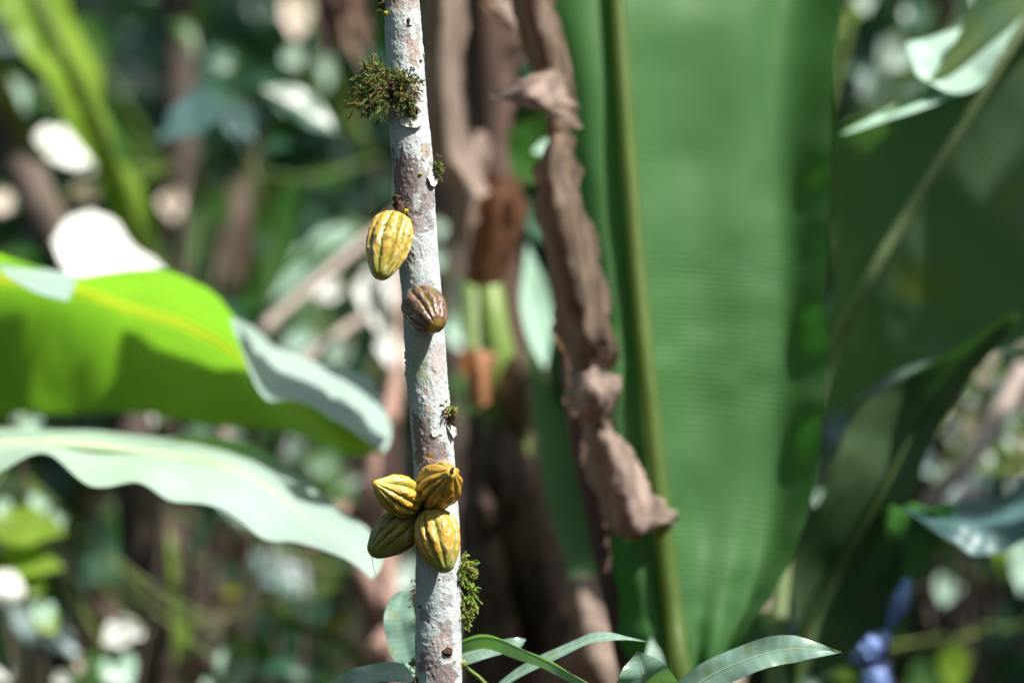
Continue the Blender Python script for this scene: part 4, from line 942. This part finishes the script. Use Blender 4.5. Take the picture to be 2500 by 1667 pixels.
# ================================================================== UNDERSTOREY SHRUBS WITH LEAVES THE PHOTO SHOWS
FILL = []; SHOWN = []
def shrub(x, base_d, label, leaves, filler=0, box=None, fm=('teal', 'green'), cat='shrub', name='broadleaf_shrub'):
    """leaves: (x0,y0,x1,y1,halfwidth px,d,mat,tilt,lit radius)"""
    b = P(x, 833, base_d); gz = ground_z(b.x, b.y)
    root = empty(name, (b.x, b.y, gz), label, cat)
    topz = 1.4
    m = MB(); r = random.Random(int(x) + 5)
    tips = []
    for k in range(4):
        e = Vector((b.x + r.uniform(-.35, .35), b.y + r.uniform(-.25, .25), r.uniform(1.0, 2.0)))
        m.tube([Vector((b.x + r.uniform(-.05, .05), b.y, gz - .02)), Vector((b.x, b.y, gz)).lerp(e, .5) + Vector((r.uniform(-.1, .1), 0, 0)), e], [.010, .006, .003], 6, 8)
        tips.append(e)
    st = m.build('stem', M['darkwood'], root)
    for L in leaves:
        x0, y0, x1, y1, w_, d, mt, tilt, lr = L
        a = P(x0, y0, d); SHOWN.append((x0, y0, x1, y1, w_, d))
        near = min(tips, key=lambda t: (t - a).length)
        leaf(root, x0, y0, x1, y1, w_, d, mt, tilt, 0.06, lr, petiole=near)
    if filler: FILL.append((root, base_d, filler, box, fm, random.Random(int(x) + 50)))
    return root

shrub(560, 8.2, 'shrub with three large dull teal leaflets in the dark upper left', [
    (560, 235, 385, 345, 62, 8.0, 'bluegrey', .6, 0), (600, 235, 590, 375, 56, 8.0, 'bluegrey', .4, 0), (640, 215, 830, 330, 50, 8.0, 'teal', .7, 0), (560, 180, 520, 120, 34, 8.2, 'teal', .6, 0)], 26, (330, 60, 900, 420), ('teal', 'teal', 'green'))
shrub(180, 9.0, 'shrub with leaves coloured white for glare in the upper left', [  # leaf white holds the blown-out light
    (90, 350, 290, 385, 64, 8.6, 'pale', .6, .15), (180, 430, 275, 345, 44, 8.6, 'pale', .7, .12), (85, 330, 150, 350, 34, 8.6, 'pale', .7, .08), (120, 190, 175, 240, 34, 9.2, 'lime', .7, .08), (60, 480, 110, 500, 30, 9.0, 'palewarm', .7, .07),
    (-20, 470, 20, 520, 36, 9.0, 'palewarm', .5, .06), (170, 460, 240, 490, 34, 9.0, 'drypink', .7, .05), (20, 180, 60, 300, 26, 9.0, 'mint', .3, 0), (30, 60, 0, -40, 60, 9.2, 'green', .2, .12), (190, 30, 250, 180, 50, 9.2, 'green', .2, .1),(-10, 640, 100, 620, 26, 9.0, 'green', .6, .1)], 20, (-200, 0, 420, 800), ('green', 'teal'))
shrub(760, 9.2, 'shrub behind the yellow pod with one blown white leaf', [
    (725, -30, 722, 105, 44, 9.2, 'palewarm', .55, .14), (700, 120, 730, 165, 26, 9.3, 'mint', .4, .05), (790, 120, 800, 220, 20, 9.3, 'mint', .3, 0), (415, 460, 425, 540, 34, 9.3, 'palewarm', .4, .05),
    (740, 620, 880, 560, 34, 8.9, 'mint', .6, .07), (700, 660, 780, 600, 26, 9, 'mint', .6, .06), (800, 600, 700, 660, 22, 8.6, 'green', .6, .06), (600, 420, 560, 520, 22, 9, 'dry', .3, 0)], 30, (560, 300, 1000, 640), ('teal', 'teal', 'green'))
shrub(700, 8.8, 'leafy shrub between the glowing leaf and the trunk with teal and mint leaves', [
    (800, 640, 640, 760, 40, 8.8, 'teal', .6, 0), (840, 560, 660, 740, 30, 8.7, 'mint', .5, .0), (650, 700, 590, 780, 36, 8.8, 'green', .6, .05), (840, 700, 760, 720, 34, 8.8, 'pale', .5, .05), (720, 790, 620, 810, 34, 8.8, 'teal', .4, 0),
    (770, 800, 690, 870, 34, 8.7, 'mint', .5, .06), (850, 820, 800, 900, 40, 8.7, 'mint', .5, .09), (900, 880, 830, 950, 36, 8.7, 'teal', .4, 0), (745, 880, 700, 910, 36, 8.7, 'pale', .6, .07)], 30, (560, 560, 960, 960), ('teal', 'green', 'teal'))
shrub(960, 8.7, 'shrub with white leaves standing in for a sky gap beside the trunk under the yellow pod', [  # white leaf colour stands in for a bright sky gap
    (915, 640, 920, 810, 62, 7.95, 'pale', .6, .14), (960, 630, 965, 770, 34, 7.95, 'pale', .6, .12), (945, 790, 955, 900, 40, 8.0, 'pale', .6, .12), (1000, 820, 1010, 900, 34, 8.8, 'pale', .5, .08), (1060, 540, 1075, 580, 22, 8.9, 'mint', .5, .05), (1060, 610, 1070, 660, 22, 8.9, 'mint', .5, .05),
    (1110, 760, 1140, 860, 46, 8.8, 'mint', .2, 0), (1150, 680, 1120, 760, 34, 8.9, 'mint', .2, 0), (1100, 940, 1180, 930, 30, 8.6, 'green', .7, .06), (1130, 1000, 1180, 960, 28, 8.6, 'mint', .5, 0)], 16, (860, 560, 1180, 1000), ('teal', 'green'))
shrub(650, 8.4, 'shrub in shade under the pale sheen leaf with scattered bright spots of leaf', [
    (370, 1040, 350, 1000, 32, 8.4, 'pale', .4, .05), (740, 1060, 690, 1130, 28, 8.3, 'palesheen', .5, .06), (790, 1110, 770, 1170, 32, 8.3, 'mint', .4, .06), (855, 1165, 865, 1190, 24, 8.3, 'palesheen', .3, .04), (820, 1190, 850, 1260, 32, 8.3, 'pale', .4, .05),
    (330, 1190, 360, 1260, 32, 8.4, 'mint', .3, .05), (325, 1320, 375, 1360, 30, 8.4, 'pale', .5, .07), (490, 1400, 550, 1420, 24, 8.2, 'palewarm', .5, .04), (530, 1440, 590, 1445, 18, 8.2, 'yellow', .5, .04), (545, 1260, 600, 1400, 50, 8.2, 'drypink', .1, 0), (410, 1240, 450, 1360, 22, 8.2, 'drypink', .1, 0),
    (620, 1340, 760, 1460, 70, 8.6, 'bluegrey', .8, 0), (470, 1500, 450, 1580, 26, 8.2, 'lime', .4, .04), (540, 1230, 680, 1290, 40, 8.0, 'teal', .6, 0), (880, 1250, 990, 1330, 44, 8.2, 'palesheen', .5, .1), (960, 1380, 1010, 1440, 52, 8.1, 'palesheen', .5, .08), (1120, 1500, 1180, 1560, 46, 8.2, 'mint', .4, .06)], 50, (300, 1050, 900, 1700), ('teal', 'teal', 'green', 'dry'))
shrub(120, 7.30, 'lime-leaved shrub glowing at the lower left edge', [
    (-40, 1290, 165, 1300, 62, 7.30, 'lime', .7, .12), (-40, 1375, 160, 1385, 50, 7.30, 'lime', .7, .12), (60, 1250, 120, 1230, 36, 7.40, 'mint', .5, .06), (120, 1290, 160, 1260, 30, 7.40, 'mint', .5, .05), (70, 1000, 60, 1060, 40, 7.40, 'mint', .4, .07), (60, 1420, 110, 1440, 36, 7.30, 'lime', .5, .07),
    (-30, 1400, 60, 1490, 50, 7.20, 'pale', .6, .12), (80, 1480, 140, 1550, 40, 7.30, 'lime', .6, .08), (100, 1460, 110, 1530, 34, 7.30, 'mint', .6, .06), (0, 1210, 10, 1270, 24, 7.40, 'mint', .4, .05), (20, 1480, 200, 1600, 70, 7.60, 'bluegrey', .7, 0), (-40, 1660, 40, 1640, 30, 7.40, 'pale', .5, .05)], 24, (-200, 1150, 300, 1750), ('teal', 'green'))
shrub(430, 7.55, 'shrub with mint leaves shining along the bottom left', [
    (250, 1570, 345, 1520, 42, 7.55, 'pale', .55, .10), (260, 1590, 320, 1680, 50, 7.55, 'mint', .4, .10), (340, 1520, 330, 1560, 36, 7.55, 'pale', .5, .06), (590, 1560, 560, 1700, 50, 7.55, 'mint', .3, .09), (560, 1570, 620, 1590, 34, 7.55, 'lime', .5, .07), (500, 1590, 520, 1700, 40, 7.55, 'mint', .2, .0),
    (180, 1620, 210, 1640, 24, 7.65, 'palewarm', .5, .03), (130, 1660, 180, 1660, 26, 7.65, 'pale', .5, .04)], 24, (200, 1450, 760, 1780), ('teal', 'green', 'dry'))
shrub(1720, 7.6, 'low shrub under the broad leaf with a white upright leaf', [
    (1605, 1720, 1590, 1552, 27, 5.99, 'mint', .3, .08), (1720, 1480, 1690, 1500, 12, 7.8, 'mint', .4, .03), (1870, 1430, 1860, 1490, 26, 7.8, 'palewarm', .2, .04), (1780, 1500, 1850, 1480, 26, 7.8, 'teal', .6, 0), (1770, 1670, 1820, 1640, 26, 7.2, 'palewarm', .5, .04)], 26, (1560, 1420, 2000, 1760), ('teal', 'green', 'teal'))
shrub(2200, 8.6, 'shrub with shiny silvery leaves in the upper right', [
    (2105, -30, 2115, 35, 28, 8.6, 'palesheen', .4, .06), (2380, -20, 2440, 50, 30, 8.6, 'palesheen', .5, .07), (2085, 10, 2090, 45, 26, 8.7, 'lime', .4, .05), (2045, 45, 2060, 80, 26, 8.7, 'lime', .4, .05), (2200, 75, 2150, 190, 34, 8.6, 'palesheen', .3, .10), (2240, 130, 2160, 170, 28, 8.6, 'palesheen', .5, .08),
    (2160, 150, 2100, 240, 30, 8.6, 'palesheen', .4, .08), (2190, 170, 2120, 290, 26, 8.5, 'mint', .3, 0), (2460, 60, 2290, 110, 40, 8.2, 'mint', .8, 0), (2470, 100, 2310, 180, 44, 8.2, 'mint', .8, 0), (2320, 220, 2180, 230, 18, 8.2, 'mint', .8, 0), (2130, 310, 2050, 330, 24, 8.2, 'mint', .6, 0),
    (2280, 30, 2200, 60, 50, 8.8, 'teal', .6, 0), (2330, 60, 2390, 90, 40, 8.8, 'teal', .6, 0)], 26, (2020, -80, 2560, 400), ('teal', 'teal', 'green'))
rs = random.Random(77)
spk = []
for k in range(58):
    x, y = rs.uniform(2140, 2520), rs.uniform(800, 1180)
    if x < 2240 and y > 980: continue
    an = rs.uniform(0, 6.28); L = rs.uniform(30, 55)
    spk.append((x, y, x + math.cos(an) * L, y + math.sin(an) * L, rs.uniform(11, 19), rs.uniform(7.6, 8.4), rs.choice(['palesheen', 'drypink', 'mint', 'palesheen', 'bluegrey', 'palewarm']), rs.uniform(-.2, .8), .05 if rs.random() < .45 else 0))
spk += [(2300, 1120, 2290, 1195, 26, 7.8, 'palesheen', .3, .06), (2300, 590, 2340, 620, 22, 7.6, 'palesheen', .3, .04), (2370, 610, 2440, 650, 26, 7.6, 'palewarm', .4, .05), (2340, 540, 2380, 570, 14, 7.6, 'mint', .3, .0),
        (2150, 800, 2180, 790, 24, 7.8, 'mint', .5, .04), (2310, 760, 2370, 740, 26, 7.8, 'mint', .5, 0)]
shrub(2380, 8.2, 'speckled small-leaved shrub at the right middle full of greyish leaf glints', spk, 60, (2120, 480, 2640, 1260), ('teal', 'bluegrey', 'teal'))
shrub(2420, 8.0, 'shrub at the lower right corner with a blown pale lime leaf', [
    (2500, 1260, 2450, 1420, 62, 7.8, 'lime', .4, .14), (2540, 1280, 2490, 1450, 60, 7.8, 'mint', .4, .12), (2330, 1560, 2330, 1700, 42, 7.8, 'lime', .25, .10), (1990, 1200, 2045, 1240, 28, 7.8, 'mint', .4, .06), (2060, 1600, 2070, 1680, 26, 7.8, 'lime', .1, .04),
    (2330, 1390, 2300, 1480, 36, 8.2, 'mint', .1, 0), (2400, 1400, 2420, 1540, 40, 8.3, 'drypink', .0, 0), (2170, 1180, 2180, 1260, 14, 7.8, 'mint', .3, 0), (2100, 1190, 2140, 1150, 20, 7.8, 'bluegrey', .3, 0), (2040, 1180, 2130, 1120, 30, 7.9, 'bluegrey', .5, 0)], 40, (2080, 1200, 2640, 1780), ('teal', 'green', 'drydark', 'teal'))

def hole(p, extra=.15):
    for c, rad in HOLES:
        w_ = p - c; t = w_.dot(SUN)
        if t < 0: continue
        if (w_ - SUN * t).length < rad + extra: return True
    return False
def covers(x, y, d):
    for (x0, y0, x1, y1, w_, dd) in SHOWN:
        if d > dd + .05: continue
        vx, vy = x1 - x0, y1 - y0; t = max(0, min(1, ((x - x0) * vx + (y - y0) * vy) / (vx * vx + vy * vy)))
        if math.hypot(x - x0 - t * vx, y - y0 - t * vy) < w_ * .7 + 45: return True
    return False
for root, base_d, filler, box, fm, r in FILL:
    mb = {}
    for k in range(filler):
        px_, py_ = r.uniform(box[0], box[2]), r.uniform(box[1], box[3]); d = base_d + r.uniform(-.5, .6)
        mt = r.choice(fm); a = P(px_, py_, d); L = r.uniform(.09, .2)
        if hole(a, .06) or covers(px_, py_, d): continue
        an = r.uniform(0, 6.28); dr = Vector((math.cos(an), r.uniform(-.5, .5), math.sin(an) * .7 - .35)).normalized()
        v, f, uv = blade_geo([a, a + dr * L * .5 + Vector((0, 0, .02)), a + dr * L + Vector((0, 0, -.02))], L * r.uniform(.16, .3), r.uniform(-.9, .9), .25, 8, 4, .05, k)
        mb.setdefault(mt, MB()).add(v, f, uv)
    for mt, q_ in mb.items(): q_.build('foliage', M[mt], root)['kind'] = 'stuff'

# fallen sheath along the dead branch, its white colour standing in for glare
sh = empty('fallen_leaf_sheath', P(260, 640, 7.9), 'blown white sunlit sheath lying against the slanting branch above the glowing leaf', 'leaf sheath')
rows = [[(190, 520, 8.0), (160, 545, 7.85), (130, 590, 7.8)], [(250, 530, 8.05), (200, 590, 7.85), (150, 630, 7.78)], [(330, 600, 8.05), (270, 650, 7.83), (205, 700, 7.75)], [(410, 680, 8.05), (350, 740, 7.8), (290, 790, 7.7)], [(500, 780, 8.0), (450, 830, 7.8), (390, 860, 7.7)]]
loft('sheath', rows, M['pale'], sh, 40, 16, .015, 40, 6)
for p_ in [(170, 570), (260, 630), (340, 700)]: lit(*p_, 7.85, .16)
m = MB(); m.tube([P(215, 760, 7.8), P(330, 820, 7.85), P(450, 900, 7.9), P(560, 1100, 7.95)], [.012, .014, .016, .02], 8, 16); m.build('stalk', M['wood'], sh)

# ================================================================== THICKET on the bank and around
thick = {}
r = random.Random(99)
def in_thicket(n, xr, yr, zr, mats, size=(.1, .28)):
    for k in range(n):
        x, y = r.uniform(*xr), r.uniform(*yr); g = ground_z(x, y); z = g + r.uniform(*zr) * (1 if True else 1)
        L = r.uniform(*size); an = r.uniform(0, 6.28)
        a = Vector((x, y, z)); dr = Vector((math.cos(an), r.uniform(-.6, .6), math.sin(an) * .6 - .3)).normalized()
        v, f, uv = blade_geo([a, a + dr * L * .5 + Vector((0, 0, .03)), a + dr * L - Vector((0, 0, .03))], L * r.uniform(.16, .3), r.uniform(-1, 1), .25, 6, 2, 0, k)
        thick.setdefault(r.choice(mats), MB()).add(v, f, uv)
in_thicket(11000, (-4.5, 4.5), (4.6, 11), (0, 2.6), ['teal', 'teal', 'teal', 'green', 'banana_dull', 'green'])
in_thicket(3500, (-10, 10), (10, 16), (0, 2.8), ['teal', 'green', 'teal'], (.15, .4))
in_thicket(2200, (-6, -2.2), (-1, 6), (0, 2.8), ['teal', 'green', 'teal'], (.12, .35))
in_thicket(2200, (2.2, 6), (-1, 6), (0, 2.8), ['teal', 'green', 'teal'], (.12, .35))
in_thicket(3500, (-7, 7), (-12, -7.2), (0, 4.2), ['teal', 'green', 'teal'], (.3, .6))  # unseen foliage around the camera, these three added to dim front skylight
in_thicket(1800, (-7, -3), (-7.2, -1), (0, 4), ['teal', 'green', 'teal'], (.25, .5))
in_thicket(1800, (3, 7), (-7.2, -1), (0, 4), ['teal', 'green', 'teal'], (.25, .5))
for mt, q_ in thick.items(): tag(q_.build('thicket_foliage', M[mt]), kind='stuff')

# ================================================================== SHADE TREES (unseen crowns added for shade, gaps cut along chosen sun rays)
rc = random.Random(2024)
trees = [(-4.2, 3.2), (-1.8, 10.5), (2.4, 9.6), (4.6, 4.0), (-4.6, 8.5), (5.6, 9), (3.6, .4), (-2.6, .6), (-2.4, -5), (2.8, -4.6)]
crowns = [MB() for _ in trees]
N = 30000
for k in range(N):
    p = Vector((rc.uniform(-6, 7.5), rc.uniform(-5.5, 16), 0)); p.z = 3.55 + rc.random() * 1.5 + max(0, ground_z(0, p.y) * .62)
    if hole(p): continue
    L = rc.uniform(.14, .30); an = rc.uniform(0, 6.28)
    dr = Vector((math.cos(an), math.sin(an), rc.uniform(-.5, .2))).normalized()
    s = dr.cross(Vector((rc.uniform(-.5, .5), rc.uniform(-.5, .5), 1))).normalized() * L * rc.uniform(.25, .38)
    i = min(range(len(trees)), key=lambda j: (trees[j][0] - p.x) ** 2 + (trees[j][1] - p.y) ** 2)
    crowns[i].add([p, p + dr * L * .35 + s, p + dr * L, p + dr * L * .4 - s], [(0, 1, 2, 3)], [(0, .5), (.4, 0), (1, .5), (.4, 1)])
where = ['at the far left', 'behind the middle on the bank', 'behind right on the bank', 'at the far right', 'far back at the left', 'far back at the right', 'just outside the picture at the right', 'just outside the picture at the left', 'behind the viewer at the left', 'behind the viewer at the right']
for k in range(5500):            # extra unseen foliage added to shade the broad leaves at the right
    p = Vector((rc.uniform(.7, 4.2), rc.uniform(-2.4, 1.8), rc.uniform(3.6, 5.2)))
    if hole(p): continue
    L = rc.uniform(.14, .28); an = rc.uniform(0, 6.28)
    dr = Vector((math.cos(an), math.sin(an), rc.uniform(-.5, .2))).normalized()
    s = dr.cross(Vector((rc.uniform(-.5, .5), rc.uniform(-.5, .5), 1))).normalized() * L * rc.uniform(.28, .4)
    crowns[6].add([p, p + dr * L * .35 + s, p + dr * L, p + dr * L * .4 - s], [(0, 1, 2, 3)], [(0, .5), (.4, 0), (1, .5), (.4, 1)])
for k in range(5000):            # extra unseen layer added to cut skylight on the glowing leaf
    p = Vector((rc.uniform(-4.5, .2), rc.uniform(-.6, 4), rc.uniform(5.0, 6.6)))
    if hole(p, .04): continue
    L = rc.uniform(.14, .26); an = rc.uniform(0, 6.28)
    dr = Vector((math.cos(an), math.sin(an), rc.uniform(-.4, .2))).normalized()
    s = dr.cross(Vector((rc.uniform(-.4, .4), rc.uniform(-.4, .4), 1))).normalized() * L * rc.uniform(.3, .42)
    crowns[7].add([p, p + dr * L * .35 + s, p + dr * L, p + dr * L * .4 - s], [(0, 1, 2, 3)], [(0, .5), (.4, 0), (1, .5), (.4, 1)])
for i, (x, y) in enumerate(trees):
    g = ground_z(x, y)
    t = empty('shade_tree', (x, y, g), 'tall shade tree ' + where[i] + ' with its crown shaped for the light in the clearing', 'tree', 'shade trees around the clearing')
    m = MB(); m.tube([(x, y, g - .05), (x + .05, y, g + 1.6), (x - .03, y + .05, g + 3.2 + (0 if y < 7 else 1)), (x, y, g + 4.6)], [.12, .09, .07, .03], 12, 20, wob=.06)
    for k in range(6):
        a = k * 1.05; z0 = g + 2.9 + .2 * k
        m.tube([(x, y, z0), (x + math.cos(a) * .8, y + math.sin(a) * .8, z0 + .5), (x + math.cos(a) * 1.7, y + math.sin(a) * 1.7, z0 + .8)], [.04, .028, .01], 6, 8)
    m.build('trunk', M['darkwood'], t)
    if crowns[i].v: crowns[i].build('crown', M['canopy'], t, False)['kind'] = 'stuff'
